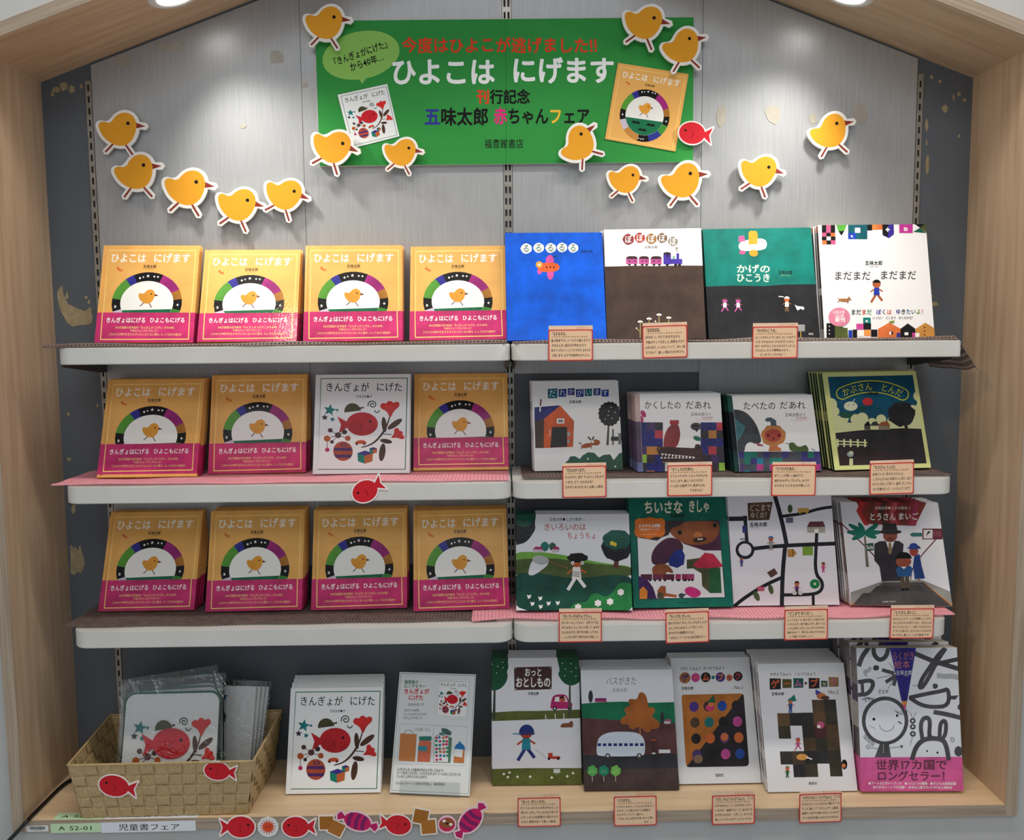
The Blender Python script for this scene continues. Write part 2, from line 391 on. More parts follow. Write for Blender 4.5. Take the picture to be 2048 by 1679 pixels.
# lighter veneer edges facing the shop
struct(link('trim_1', box_me(XL-TW, XL, PY, PY+.002, -TW, ZR+.012), M['edge_v']))
struct(link('trim_2', box_me(XR, XR+TW, PY, PY+.002, -TW, ZR+.012), M['edge_v']))
struct(link('trim_3', box_me(XL, XR, PY, PY+.002, -TW, 0), M['edge_h']))
slope_board(XL, XA, M['edge_h'], 'trim_4', PY, PY+.002); slope_board(XR, XA, M['edge_h'], 'trim_5', PY, PY+.002)
# plastered shop wall around the niche
yf = PY+.010; zo = TW*1.05
def ring(P, nm): return struct(link(nm, prism(P, lambda a, b, t: (a, t, b), yf, yf+.012), M['plaster']))
zl, zr_ = roof_z(XL)+zo, roof_z(XR)+zo
ring([(-2.6, -1.0), (2.6, -1.0), (2.6, -TW), (-2.6, -TW)], 'wall_front')
ring([(-2.6, -TW), (XL-TW, -TW), (XL-TW, zl-SL*TW), (XA, ZA+zo), (XA, 2.75), (-2.6, 2.75)], 'wall_front')
ring([(2.6, -TW), (XR+TW, -TW), (XR+TW, zr_-SR*TW), (XA, ZA+zo), (XA, 2.75), (2.6, 2.75)], 'wall_front')
# silver papered boards between the uprights
def wall_board(x0, x1, zb):
    P = [(x0, zb), (x1, zb), (x1, roof_z(x1)-.006), (x0, roof_z(x0)-.006)]
    return link('wall_panel', prism(P, lambda a, b, t: (a, t, b), -.004, -.0005), M['panel'], wall)
ZB = on_y(1200, 745, 0).z
wall_board(-.892, -.4435, .46); wall_board(-.4425, -.0105, .46); wall_board(.0105, .4225, ZB); wall_board(.4235, .892, .60)
# patches where paint or paper has come away (thin filler standing in the damage)
def patch(pts, y, m, nm, jag=.0):
    P = []
    for i, (u, v) in enumerate(pts):
        a = on_y(u, v, y); P.append((a.x, a.z))
        if jag:
            u2, v2 = pts[(i+1) % len(pts)]
            for k in (1, 2, 3):
                b = on_y(u+(u2-u)*k/4+random.uniform(-jag, jag), v+(v2-v)*k/4+random.uniform(-jag, jag), y); P.append((b.x, b.z))
    return link(nm, prism(P, lambda a, b, t: (a, y+t, b), -.0004, 0), m, wall)
def blob(u, v, ru, rv, n=9): return [(u+ru*math.cos(2*PI*i/n)*random.uniform(.7, 1.15), v+rv*math.sin(2*PI*i/n)*random.uniform(.7, 1.15)) for i in range(n)]
patch([(124,570),(115,582),(116,600),(121,622),(134,645),(146,653),(160,650),(176,649),(184,645),(185,632),(182,612),(170,622),(150,614),(137,608),(131,596),(126,584)], 0, M['scuff'], 'bare_patch', .8)
for u, v, a, b in ((134,592,3,8),(172,594,4,3),(178,603,3,5),(112,180,10,6),(128,172,8,10),(143,178,7,8),(105,188,4,5),(163,172,3,6),(137,828,3,5),(195,811,3,4),(138,918,5,4),(147,1018,5,11),
                   (1880,163,4,4),(1863,154,3,4),(1890,218,7,9),(1918,188,5,4),(1853,250,4,12),(1855,330,4,22),(1853,285,2,7),(1918,272,2,4),(1860,592,8,2),(1870,608,8,5),(1929,200,4,4),(1907,195,2,8)):
    patch(blob(u, v, a, b), 0, M['scuff'], 'bare_patch', .7)
patch([(140,1095),(143,1088),(147,1096),(151,1092),(155,1100),(160,1090),(163,1102),(168,1115),(169,1130),(163,1146),(155,1142),(148,1150),(141,1145)], 0, M['scuff'], 'bare_patch', .8)
for u, v, a, b in ((245,122,20,14),(340,92,30,10),(553,115,14,16),(1443,232,11,24),(1546,228,17,22),(1626,238,10,13),(1720,226,19,24),(486,252,6,5),(610,170,8,5)):
    patch(blob(u, v, a, b, 11), -.0042, M['peel'], 'peeled_patch', .6)

# ------------------------------------------------------------------ slotted uprights
def upright(x, cols, wd, label):
    t = empty('shelf_upright', (x, 0, .0)); tag(t, label, 'upright')
    zt = roof_z(x)-.035; y0 = -.0032
    link('channel', box_me(-wd/2, wd/2, -.0012, -.0002, 0, zt), M['dark'], t)
    xs = [-wd/2]
    for c in cols: xs += [c-.0022, c+.0022]
    xs.append(wd/2); V, F = [], []
    def q(a, b, c, d):
        n = len(V); V.extend([(a, y0, c), (b, y0, c), (b, y0, d), (a, y0, d), (a, -.0012, c), (b, -.0012, c), (b, -.0012, d), (a, -.0012, d)])
        F.extend([[n, n+1, n+2, n+3], [n+1, n+5, n+6, n+2], [n, n+3, n+7, n+4], [n+3, n+2, n+6, n+7], [n, n+4, n+5, n+1]])
    for i in range(0, len(xs), 2): q(xs[i], xs[i+1], 0, zt)
    for i in range(1, len(xs)-1, 2):
        z = .0
        while z < zt-.02:
            q(xs[i], xs[i+1], z, z+.0105); z += .0245
        q(xs[i], xs[i+1], z, zt)
    link('slotted_face', mesh(V, F), M['steel'], t)
    return t
upright(-.9, [0], .0125, 'slotted steel upright at the left end of the shelves')
upright(0, [-.0042, .0042], .019, 'slotted steel upright with twin slot rows between the two bays')
upright(.9, [0], .0125, 'slotted steel upright at the right end of the shelves')

# ------------------------------------------------------------------ shelves
def shelf(x0, x1, z, th, label, rad=.034, dzl=0., dzr=0., left_r=True, right_r=True):
    t = empty('wall_shelf', ((x0+x1)/2, 0, z)); tag(t, label, 'shelf', None)
    h = (x1-x0)/2; P = [(-h, -.006)]
    rl = rad if left_r else .006; rr = rad if right_r else .006
    for i in range(9): a = PI+PI/2*i/8; P.append((-h+rl+rl*math.cos(a), -DS+rl+rl*math.sin(a)))
    for i in range(9): a = -PI/2+PI/2*i/8; P.append((h-rr+rr*math.cos(a), -DS+rr+rr*math.sin(a)))
    P.append((h, -.006))
    bm = bmesh.new(); vs = [bm.verts.new((a, b, -th)) for a, b in P]; f = bm.faces.new(vs)
    r = bmesh.ops.extrude_face_region(bm, geom=[f]); up = [e for e in r['geom'] if isinstance(e, bmesh.types.BMVert)]
    for v in up: v.co.z = dzl+(dzr-dzl)*(v.co.x+h)/(2*h)
    for v in vs: v.co.z += dzl+(dzr-dzl)*(v.co.x+h)/(2*h)
    bmesh.ops.recalc_face_normals(bm, faces=bm.faces)
    hor = [e for e in bm.edges if abs(e.verts[0].co.z-e.verts[1].co.z) < .004]
    bmesh.ops.bevel(bm, geom=hor, offset=.0016, segments=2, affect='EDGES')
    me = bpy.data.meshes.new('shelf'); bm.to_mesh(me); bm.free()
    
    link('tray', me, M['white'], t)
    for sx in (-h+.006, h-.006):
        P = [(-.004, -th-.001), (-.205, -th-.001), (-.205, -th-.005), (-.03, -th-.024), (-.004, -th-.024)]
        link('bracket', prism(P, lambda a, b, k: (sx+k, a, b), -.0025, .0025), M['bracket'], t)
    return t
GX = .0015
S = {}
S['1L'] = shelf(-.899, -GX, Z1, TH-.001, 'white enamelled shelf on the left, topmost, under brown mesh and yellow books', left_r=True)
S['1R'] = shelf(GX, .899, Z1, TH-.001, 'white enamelled shelf on the right, topmost, carrying the blue picture book', right_r=False)
S['2L'] = shelf(-.899, -GX, Z2, TH, 'white shelf on the left, second from top, under pink mesh')
S['2R'] = shelf(GX, .899, Z2, TH, 'white shelf on the right, second from top, under brown mesh')
S['3L'] = shelf(-.899, -GX, Z3, TH+.002, 'white shelf on the left, third from top, above the woven basket')
S['3R'] = shelf(GX, .899, Z3, TH+.002, 'white shelf on the right, third from top, mostly under pink mesh')

# ------------------------------------------------------------------ mesh shelf liners (real holes)
def liner(x0, x1, y0, y1, z, m, label, edge=lambda x: 0., bump=.0015, droop=None, px=.0075, py=.0068, seed=1, hole=.36, curl=.002):
    rnd = random.Random(seed); ph = [rnd.uniform(0, 6) for _ in range(6)]
    nx, ny = int((x1-x0)/px), int((y1-y0)/py)
    def P(i, j):
        x = x0+(x1-x0)*i/nx; v = j/ny; y = y0+(y1-y0)*v+edge(x)*(1-v)
        w_ = .5+.5*math.sin(x*23+ph[0])*math.sin(x*9+ph[1]+v*3)
        zz = z+.0014+bump*w_*(1.1-v)+.0006*math.sin(y*70+x*31+ph[2])
        zz += curl*min(1, j/1.5)*math.exp(-(v/.12)**2)*(.8+.3*math.sin(x*17+ph[4]))
        y += .002*math.sin(x*31+ph[3])*(1-v)
        if droop and x > droop[0]: zz -= (x-droop[0])*droop[1]
        if droop and x < -droop[0]: zz -= 0
        return (x, y, zz)
    V, F = [], []
    idx = {}
    def c(i, j):
        k = (i, j)
        if k not in idx: idx[k] = len(V); V.append(P(i, j))
        return idx[k]
    a = hole
    for j in range(ny):
        for i in range(nx):
            o = .5 if False else 0
            q = [c(i, j), c(i+1, j), c(i+1, j+1), c(i, j+1)]
            n = len(V); V += [P(i+.5, j+.5-a), P(i+.5+a, j+.5), P(i+.5, j+.5+a), P(i+.5-a, j+.5)]
            F += [[q[0], q[1], n], [q[1], n+1, n], [q[1], q[2], n+1], [q[2], n+2, n+1], [q[2], q[3], n+2], [q[3], n+3, n+2], [q[3], q[0], n+3], [q[0], n, n+3]]
    # stagger: shear the lattice so that the holes run in slanting rows
    V = [(x+.45*(y-y0)*0.9 if x < x1-.06 and x > x0+.02 else x, y, zz) for x, y, zz in V] if False else V
    me = mesh(V, F); o = link('shelf_liner', me, m); o.location = (0, 0, 0)
    s = o.modifiers.new('thickness', 'SOLIDIFY'); s.thickness = .0013; s.offset = 1
    tag(o, label, 'mat'); return o
liner(-.922, -.008, -DS+.006, -.02, Z1, M['brown_mat'], 'brown rubber mesh mat on the top left shelf under yellow books', edge=lambda x: .004*math.sin(x*3), seed=1, curl=.0075, bump=.0003)
liner(.004, .935, -DS+.006, -.02, Z1, M['brown_mat'], 'brown mesh mat on the top right shelf, its corner drooping over the end', droop=(.893, 1.5), seed=2, curl=.0075, bump=.0003)
liner(-.925, -.006, -DS+.012, -.02, Z2, M['pink_mat'], 'pink mesh mat on the second left shelf, beneath three yellow books', seed=3, bump=.003)
liner(.022, .895, -DS+.022, -.02, Z2, M['brown_mat'], 'brown mesh mat on the second right shelf under the checkered books', edge=lambda x: .01*math.sin(x*5), seed=4, bump=.003)
liner(-.918, -.035, -DS+.024, -.02, Z3, M['brown_mat'], 'brown mesh mat on the third left shelf, above the basket', edge=lambda x: .012*(x+.5), seed=5)
liner(-.085, .915, -DS+.016, -.02, Z3+.0020, M['pink_mat'], 'pink mesh mat on the third right shelf, overlapping the brown one', edge=lambda x: .006*math.sin(x*6+1), seed=6, bump=.0035)

# ------------------------------------------------------------------ recessed downlights in the sloping ceiling
def downlight(u, v, side, label):
    x_, z_ = (XL, ZR) if side < 0 else (XR, ZR); sl = SL if side < 0 else -SR
    n = Vector((sl, 0, -1)).normalized(); p = on_plane(u, v, (x_, 0, z_), n)
    t = empty('recessed_downlight', p); t.rotation_euler = (-n).to_track_quat('Z', 'Y').to_euler(); tag(t, label, 'light')
    # ring: lathe profile
    prof = [(.0385, .004), (.0385, -.001), (.041, -.004), (.050, -.0035), (.0545, -.0015), (.0555, 0.0)]
    V, F = [], []; N = 40
    for r, z in prof:
        for k in range(N): V.append((r*math.cos(2*PI*k/N), r*math.sin(2*PI*k/N), z))
    for i in range(len(prof)-1):
        for k in range(N): F.append([i*N+k, i*N+(k+1) % N, (i+1)*N+(k+1) % N, (i+1)*N+k])
    link('trim_ring', fix(mesh(V, F, smooth=True)), M['white'], t)
    V = [(.039*math.cos(2*PI*k/N), .039*math.sin(2*PI*k/N), -.0012) for k in range(N)]
    link('diffuser', mesh(V, [list(range(N))[::-1]]), M['lamp'], t)
    light('downlight_lamp', 'SPOT', p+n*.012, p+n*.6+Vector((0, .03, 0)), 15.0, (1, .96, .90), spot_size=R(100), spot_blend=1.0, shadow_soft_size=.03)
downlight(351, -11, -1, 'round white downlight in the left slope of the ceiling')
downlight(1693, -14, 1, 'round white downlight in the right slope of the ceiling')
# ================================================================== PICTURE BOOKS
K = (20, 18, 20); W = (238, 238, 234)
def offs(ox, oy, sc):                       # drawing units of a magnified view -> photo units are not needed: art keeps the view's own units
    return None
KIND = {}
def book_kind(key, w, h, t, quad, draw, edge, hard=True, bands=None, hinge=False, front=None):
    """makes the shared meshes of one title: cover (boards, spine, print) and page block"""
    bt = .0018 if hard else .0007; ov = .0028 if hard else .0002
    bands = bands or [(1.0, edge)]
    parts, cols = [], []
    def add(me, c): parts.append(me); cols.append(c)
    def banded(x0, x1, y0, y1):
        z = 0.
        for f, c in bands: add(box_me(x0, x1, y0, y1, z, z+f*h), c); z += f*h
    if hinge:
        banded(0, .006, 0, bt); banded(.006, .0105, .0011, bt); add(box_me(.0105, w, 0, bt, 0, h, .0004), edge)
    else:
        add(box_me(.0, w, 0, bt, 0, h, .0003), edge)
    banded(0, bt, bt, t-bt); add(box_me(0, w, t-bt, t, 0, h, .0003), bands[0][1] if front is None else front)
    V, F, C = [], [], []
    for me, c in zip(parts, cols):
        n = len(V); V += [tuple(v.co) for v in me.vertices]
        for p in me.polygons: F.append([n+i for i in p.vertices]); C.append(lin(c))
        bpy.data.meshes.remove(me)
    geo = bpy.data.meshes.new('g'); geo.from_pydata(V, [], F)
    a = Art(w, h, quad, .0108 if hinge else 0.)
    draw(a)
    cover = build(geo, a, C); cover.materials.append(M['gloss']); cover.name = 'cover'
    pg = box_me(bt, w-ov, bt, t-bt, ov, h-ov); pg.materials.append(M['pages']); pg.name = 'pages'
    KIND[key] = dict(w=w, h=h, t=t, cover=cover, pages=pg, band=None)
    return KIND[key]
POSE = {  # centre x, front foot y, turn, roll, lean (degrees)
'A1':(-.765,-.113,.3,-.6,17.7),'A2':(-.549,-.119,2.6,-.1,24.6),'A3':(-.326,-.133,3.1,.1,20.6),'A4':(-.108,-.119,.5,.3,22.0),
'B1':(.097,-.143,1.0,0,18.3),'B2':(.305,-.135,-1.2,.3,15.1),'B3':(.532,-.129,-2.4,.3,18.5),'B4':(.775,-.128,-1.6,0,14.6),
'C1':(-.758,-.150,1.8,-.2,23.4),'C2':(-.541,-.108,3.0,.1,18.1),'C3':(-.317,-.128,.9,0,18.9),'C4':(-.1075,-.097,.4,0,20.0),
'D1':(.144,-.119,2.2,0,19.5),'D2':(.358,-.143,-.1,.1,17.3),'D3':(.557,-.164,1.1,0,24.2),'D4':(.780,-.154,2.2,.6,20.6),
'E1':(-.786,-.117,-.3,.3,24.2),'E2':(-.554,-.126,1.0,.2,19.5),'E3':(-.329,-.124,1.7,.3,20.8),'E4':(-.1085,-.140,2.6,.2,22.0),
'F1':(.1295,-.169,-1.1,-.3,21.3),'F2':(.3625,-.158,1.0,-.2,20.3),'F3':(.584,-.150,-.1,-.1,16.8),'F4':(.823,-.166,-3.6,-.4,24.9),
'G1':(-.388,-.166,0,.1,21.8),
'H1':(.050,-.142,-.7,0,19.0),'H2':(.252,-.173,-.5,-.1,23.8),'H3':(.4475,-.151,.2,0,24.3),'H4':(.636,-.190,.1,0,21.4),'H5':(.844,-.202,-1.0,-.1,10.3)}
def pose_matrix(x, y, z, yaw, roll, a, w, n=0, t=0., dx=0.):
    r = Vector((math.cos(yaw), math.sin(yaw), 0)); b = Vector((-math.sin(yaw), math.cos(yaw), 0))
    u = Vector((0, 0, 1))*math.cos(a)+b*math.sin(a)
    r2 = r*math.cos(roll)+u*math.sin(roll); u2 = u*math.cos(roll)-r*math.sin(roll); nn = u2.cross(r2)
    o = Vector((x, y, z)) - r2*w/2 + b*(n*t/math.cos(a)) + r*dx
    return Matrix(((r2.x, nn.x, u2.x, o.x), (r2.y, nn.y, u2.y, o.y), (r2.z, nn.z, u2.z, o.z), (0, 0, 0, 1)))
def stack(pk, kind, n, front, behind, gap=.0014, dx=0., jit=.0016, band_up=0.):
    k = KIND[kind]; x, y, yaw, roll, a = POSE[pk]; yaw, roll, a = R(yaw), R(roll), R(a)
    zs = {'A': Z1+.0045, 'B': Z1+.0035, 'C': Z2+.0035, 'D': Z2+.0035, 'E': Z3+.0035, 'F': Z3+.0085, 'G': 0.0004, 'H': 0.0004}[pk[0]]
    z = zs + k['t']*math.sin(a) + abs(math.sin(roll))*k['w']/2
    rnd = random.Random(pk)
    for i in range(n+1):
        j = 0 if i == 0 else rnd.uniform(-jit, jit)+dx*i
        t = bpy.data.objects.new('picture_book', None); COL.objects.link(t); t.empty_display_size = .02
        t.matrix_world = pose_matrix(x, y, z, yaw, roll, a, k['w'], i, k['t']+gap, j)
        if i == 0: tag(t, front, 'book', None)
        else:
            o_ = ('second','third','fourth','fifth','sixth','seventh','eighth','ninth','tenth','last')[i-1]
            tag(t, BEH[pk][0]+', '+o_+' from the front, '+BEH[pk][1], 'book', 'stacked picture books')
        for nm, me in (('cover', k['cover']), ('page_block', k['pages']), ('paper_band', k['band'])):
            if me is None: continue
            o = bpy.data.objects.new(nm, me); COL.objects.link(o); o.parent = t
            if nm == 'paper_band' and i == 0: o.location = (0, 0, band_up)

BEH = {'A1': ('yellow picture book', 'topmost shelf, first stack'), 'A2': ('yellow picture book', 'topmost shelf, second stack'), 'A3': ('yellow picture book', 'topmost shelf, third stack'), 'A4': ('yellow picture book', 'topmost shelf, beside the blue stack'), 'C1': ('yellow picture book', 'second shelf, far left stack'), 'C2': ('yellow picture book', 'second shelf, left of white book'), 'C3': ('white picture book', 'second left shelf'), 'C4': ('yellow picture book', 'second shelf, right of white book'), 'E1': ('yellow picture book', 'third shelf, first stack'), 'E2': ('yellow picture book', 'third shelf, second stack'), 'E3': ('yellow picture book', 'third shelf, third stack'), 'E4': ('yellow picture book', 'third shelf, fourth stack'), 'G1': ('white picture book', 'stack beside the basket'), 'B1': ('bright blue book', 'topmost shelf'), 'B2': ('white and brown book', 'train stack, topmost shelf'), 'B3': ('teal and black book', 'topmost shelf'), 'B4': ('white paperback', 'topmost shelf, far right stack'), 'D1': ('white paperback', 'orange barn stack'), 'D2': ('white checkered book', 'crocodile stack'), 'D3': ('white checkered book', 'elephant stack'), 'D4': ('pale green framed book', 'far right of second shelf'), 'F1': ('wide dark green book', 'butterfly net stack'), 'F2': ('dark green book', 'toy train stack, third shelf'), 'F3': ('white book', 'road map stack, third shelf'), 'F4': ('white paperback', 'third shelf, far right stack'), 'H1': ('tall green topped book', 'pink car stack'), 'H2': ('dark edged book', 'pale bus stack'), 'H3': ('white book', 'coloured dots stack, wooden base'), 'H4': ('white book', 'block staircase stack'), 'H5': ('thick grey paperback', 'far right of base')}
# ---- yellow book (measured on a 3.79x view)
YQ = [(425,125),(1150,122),(1165,855),(400,858)]
YEL = (240,182,100); YL = (255,216,128)
def ring_art(a, cx, cy, rx, ry, ix, iy, full=False):
    segs = [(66,115,K),(27,66,(168,44,128)),(8,27,(176,118,48)),(-14,8,K),(-38,-14,(70,150,60)),(115,130,(52,52,150)),(130,172,(92,160,60)),(172,197,K),(197,222,(210,196,214))]
    if full: segs += [(222,262,(200,140,70)),(262,290,K),(290,322,(50,60,150))]
    else: segs += [(222,322,K)]
    for a0, a1, c in segs: a.arc(cx, cy, rx, ry, ix, iy, a0, a1, c)
    a.ell(cx, cy, ix+1, iy+1, (244,244,238), n=40)
def draw_yellow(a, full=False):
    a.fill(YEL)
    a.line([(462,162),(1122,158),(1137,830),(448,836)], 7, YL, closed=True)
    a.text('ひよこは', 482, 186, 752, 250, (252,246,232), .022); a.text('にげます', 806, 184, 1088, 248, (252,246,232), .022)
    a.text('五味太郎', 733, 267, 835, 291, K, .02); a.text('GOMI TARO', 757, 294, 812, 300, K)
    a.line([(532,292),(575,312)], 7, (214,90,50)); a.line([(545,282),(552,312)], 6, (214,90,50)); a.ell(568, 308, 9, 9, (214,90,50)); a.ell(568, 308, 4, 4, YEL)
    a.clipbox = (a.x0, .0655, a.w, a.h)
    ring_art(a, 782, 553, 270, 232, 203, 165, full)
    s_ = [(782+203*math.cos(R(t)), 553-165*math.sin(R(t))) for t in range(-16, -165, -8)]
    a.poly(s_, (28,118,78))
    for x0 in (600, 850): a.poly([(x0,642),(x0+5,630),(x0+18,634),(x0+30,625),(x0+45,633),(x0+60,626),(x0+75,634),(x0+90,627),(x0+104,640)], K)
    for x, y, r in ((716,366,8),(741,358,6),(824,354,7),(852,356,7)): a.ell(x, y, r, r, W, n=10)
    a.star(776, 350, 13, W); a.ell(540, 582, 10, 10, W, n=10); a.ell(535, 582, 5, 5, K, n=8); a.star(1020, 566, 12, W, 4)
    a.bird(782, 512, 68, 4, (238,166,62))
k = book_kind('yellow', .204, .216, .0095, YQ, draw_yellow, YEL, hinge=True)
def yellow_band():
    w, t, hb = k['w'], k['t'], .0655; e = .0004
    bs = [box_me(-e, w+e, -e, -.0001, 0, hb), box_me(-e, -.0001, 0, t, 0, hb), box_me(w+.0001, w+e, 0, t, 0, hb), box_me(-e, w+e, t+.0001, t+e, 0, hb)]
    V, F = [], []
    for b in bs:
        n = len(V); V += [tuple(v.co) for v in b.vertices]; F += [[n+i for i in p.vertices] for p in b.polygons]
    g = bpy.data.meshes.new('g'); g.from_pydata(V, [], F)
    a = Art(w, hb, [(410,637),(1163,637),(1165,855),(400,858)])
    a.line([(450,620),(446,836),(1128,830),(1122,620)], 7, YL, sm=False)
    a.text('きんぎょはにげる', 480, 674, 790, 712, (250,240,238), .024); a.text('ひよこもにげる', 818, 674, 1092, 710, (250,240,238), .024)
    c = (255,214,140)
    a.text('300万部超の名作絵本「きんぎょが にげた」から40年、', 555, 738, 1022, 756, c, .012); a.text('今度はひよこがにげました！', 672, 762, 900, 778, c, .012)
    a.text('これからの時代を生きる子どもとおとなに贈る、とっておきの絵本!!', 503, 788, 1074, 806, c, .012)
    me = build(g, a, [lin((214,56,120))]*len(F), -e); me.materials.append(M['gloss']); return me
k['band'] = yellow_band()

# ---- white book with a red fish (3.53x view)
FQ = [(645,350),(1290,340),(1278,1085),(605,1100)]; GRN = (18,120,88)
def toys(a):
    a.star(735, 612, 46, (24,126,126), rot=.2); a.star(786, 612, 14, (24,110,130)); a.star(699, 668, 25, (58,40,66)); a.star(752, 682, 21, (24,116,138), rot=.3)
    a.ell(893, 622, 58, 62, (76,74,44), a0=0, a1=180, n=14, rot=-8); a.line([(930,600),(966,592)], 12, (76,74,44))
    a.curve(1030, 570, 5, 33, 0, 560, 7, (30,72,56)); a.curve(1058, 612, 14, 18, 180, 360, 7, (30,72,56), 8)
    br = (84,56,42)
    a.line([(950,893),(1010,875),(1060,835),(1100,780),(1130,720),(1148,655)], [7,10,14,14,10,7], br)
    a.ell(1108, 720, 17, 58, br, rot=-4); a.ell(1182, 715, 20, 62, br, rot=52); a.ell(1120, 845, 42, 17, br, rot=10); a.ell(1092, 930, 22, 68, br, rot=8); a.line([(1100,790),(1155,795)], 6, br)
    fl = (222,52,48)
    for cx, cy, s_, r in ((1150,598,1,0),(1198,795,.72,62)):
        c, q = math.cos(R(r)), math.sin(R(r))
        T = lambda x, y: (cx+(x*c-y*q)*s_, cy+(x*q+y*c)*s_)
        a.poly([T(*p) for p in ((-4,66),(-22,20),(-66,0),(-68,-28),(-44,-44),(-26,-34),(-14,-56),(12,-56),(24,-38),(44,-54),(66,-42),(66,-16),(26,18),(6,66))], fl, sm=True)
    dk = (92,58,58); og = (188,90,40)
    a.line([(735,765),(788,802),(833,777)], 4, dk); a.line([(712,828),(788,802),(855,825)], 4, dk); a.line([(788,802),(745,853)], 4, dk); a.line([(712,828),(711,913)], 4, dk)
    for x, y, r, c in ((735,765,17,dk),(788,802,22,dk),(833,777,18,(66,44,44)),(712,828,23,og),(745,853,13,(66,44,44)),(855,825,20,og),(711,913,16,(196,50,110))): a.ell(x, y, r, r, c, n=16)
    a.ell(820, 923, 68, 74, (190,84,50), n=28)
    for y0 in (-34, 18): a.poly([(820+65*math.sqrt(max(0,1-((y0+dy)/72)**2))*sx, 923+y0+dy+8) for sx, dys in ((-1, (0,)), (1, (0,)), (1, (24,)), (-1, (24,))) for dy in dys], (86,46,110))
    a.ell(825, 876, 22, 14, (86,46,110)); a.ell(825, 876, 12, 8, (190,84,50))
    def cube(x, y, s_): a.poly([(x-55*s_,y-28*s_),(x,y-48*s_),(x+52*s_,y-28*s_),(x-8*s_,y-8*s_)], (60,50,140)); a.poly([(x-55*s_,y-28*s_),(x-8*s_,y-8*s_),(x-6*s_,y+52*s_),(x-52*s_,y+34*s_)], (20,128,110)); a.poly([(x-8*s_,y-8*s_),(x+52*s_,y-28*s_),(x+48*s_,y+34*s_),(x-6*s_,y+52*s_)], (190,100,50))
    cube(975, 965, 1); cube(1031, 915, .5)
    a.poly([(902,866),(912,848),(940,838),(968,840),(984,854),(980,866)], (220,84,48)); a.ell(917, 868, 8, 8, K, n=10); a.ell(968, 866, 8, 8, K, n=10)
def draw_fish(a):
    a.fill((240,242,242)); a.line([(680,377),(1271,370),(1250,1058),(640,1063)], 6, GRN, closed=True)
    a.text('きんぎょが', 706, 408, 1010, 472, K, .012); a.text('にげた', 1056, 406, 1238, 470, K, .012); a.text('五味太郎●作', 917, 499, 1028, 519, (50,50,50), .01)
    toys(a); a.fish(956, 716, 104, 1, -3)
book_kind('fish', .203, .217, .0088, FQ, draw_fish, (236,239,240), hinge=True)

# ---- top right row (4.76x and 3.16x views)
def draw_blue(a):
    a.fill((0,98,232))
    for x, y, r in ((246,275,54),(365,268,52),(480,270,51),(588,265,50),(695,270,49)):
        a.ell(x, y, r, r*.95, W, n=12, wob=.05); a.text('る', x-36, y-38, x+34, y+38, (30,100,80), .012)
    a.text('五味太郎', 763, 290, 882, 318, (14,16,70), .012)
    pk_ = (226,92,176)
    a.line([(505,360),(530,350)], 10, (10,60,130)); a.ell(472, 392, 38, 54, pk_); a.ell(478, 520, 33, 62, pk_); a.ell(374, 500, 22, 28, pk_)
    a.poly([(348,445),(380,418),(500,412),(548,424),(571,460),(548,492),(500,505),(370,505)], (236,104,50), sm=True); a.ell(370, 432, 33, 32, (240,170,70)); a.ell(371, 434, 11, 11, W)
    for x in (443, 477, 511): a.ell(x, 459, 9, 9, (70,20,30), n=10)
book_kind('blue', .206, .239, .0085, [(45,120),(970,118),(1015,1165),(70,1175)], draw_blue, (0,94,222))
def draw_train(a):
    a.fill((240,238,238)); br = (76,56,44)
    a.poly([(900,452),(1100,448),(1300,440),(1500,444),(1700,436),(1990,436),(1990,1200),(900,1200)], br)
    for x, y, r, c in ((1230,185,54,(160,62,66)),(1340,170,50,(190,62,56)),(1450,180,51,(172,124,70)),(1553,172,48,(132,98,72)),(1655,205,46,(150,142,130))):
        a.ell(x, y, r, r, c, n=12, wob=.05); a.text('ぽ', x-34, y-36, x+34, y+36, W, .02)
    a.text('五味太郎', 1385, 248, 1510, 272, (70,66,66), .01)
    for x0, x1 in ((1207,1318),(1330,1427),(1442,1548)):
        for x in (x0+32, x1-22): a.ell(x, 430, 13, 11, K, n=10)
        a.rect(x0, 368, x1, 424, (206,92,160)); a.poly([(x0,374),(x0+8,356),(x0+30,348),(x1-25,348),(x1-6,356),(x1,376)], (70,40,46))
        for x in (x0+34, x1-26): a.ell(x, 396, 8, 8, (60,30,60), n=8)
    for x in (1600, 1680, 1716): a.ell(x, 428, 15, 14, (26,20,40), n=10)
    bl = (74,52,170); a.rect(1565, 320, 1635, 424, bl); a.ell(1600, 322, 35, 14, (50,36,60)); a.rect(1630, 374, 1742, 420, bl); a.rect(1688, 320, 1712, 376, bl); a.rect(1655, 345, 1670, 376, (90,170,150)); a.ell(1604, 346, 10, 10, K, n=8)
    a.ell(1690, 270, 13, 13, (170,166,150), n=10); a.ell(1694, 298, 7, 7, (170,166,150), n=8)
    for x, y, b in ((1340,980,1140),(1425,950,1100),(1520,910,1060),(1612,938,1080)):
        a.line([(x,y+10),(x-2,b)], 6, (214,196,120)); a.line([(x-2,y+100),(x-36,y+70)], 4, (214,196,120)); a.ell(x-36, y+68, 7, 9, W, n=8)
        for d in (-14, 0, 14): a.ell(x+d, y+abs(d)*.3, 11, 10, W, n=8)
book_kind('train', .206, .241, .009, [(995,90),(1918,78),(1965,1135),(1020,1165)], draw_train, (236,232,234), bands=[(.3,(70,50,54)),(.3,(196,150,158)),(.4,(232,226,230))])
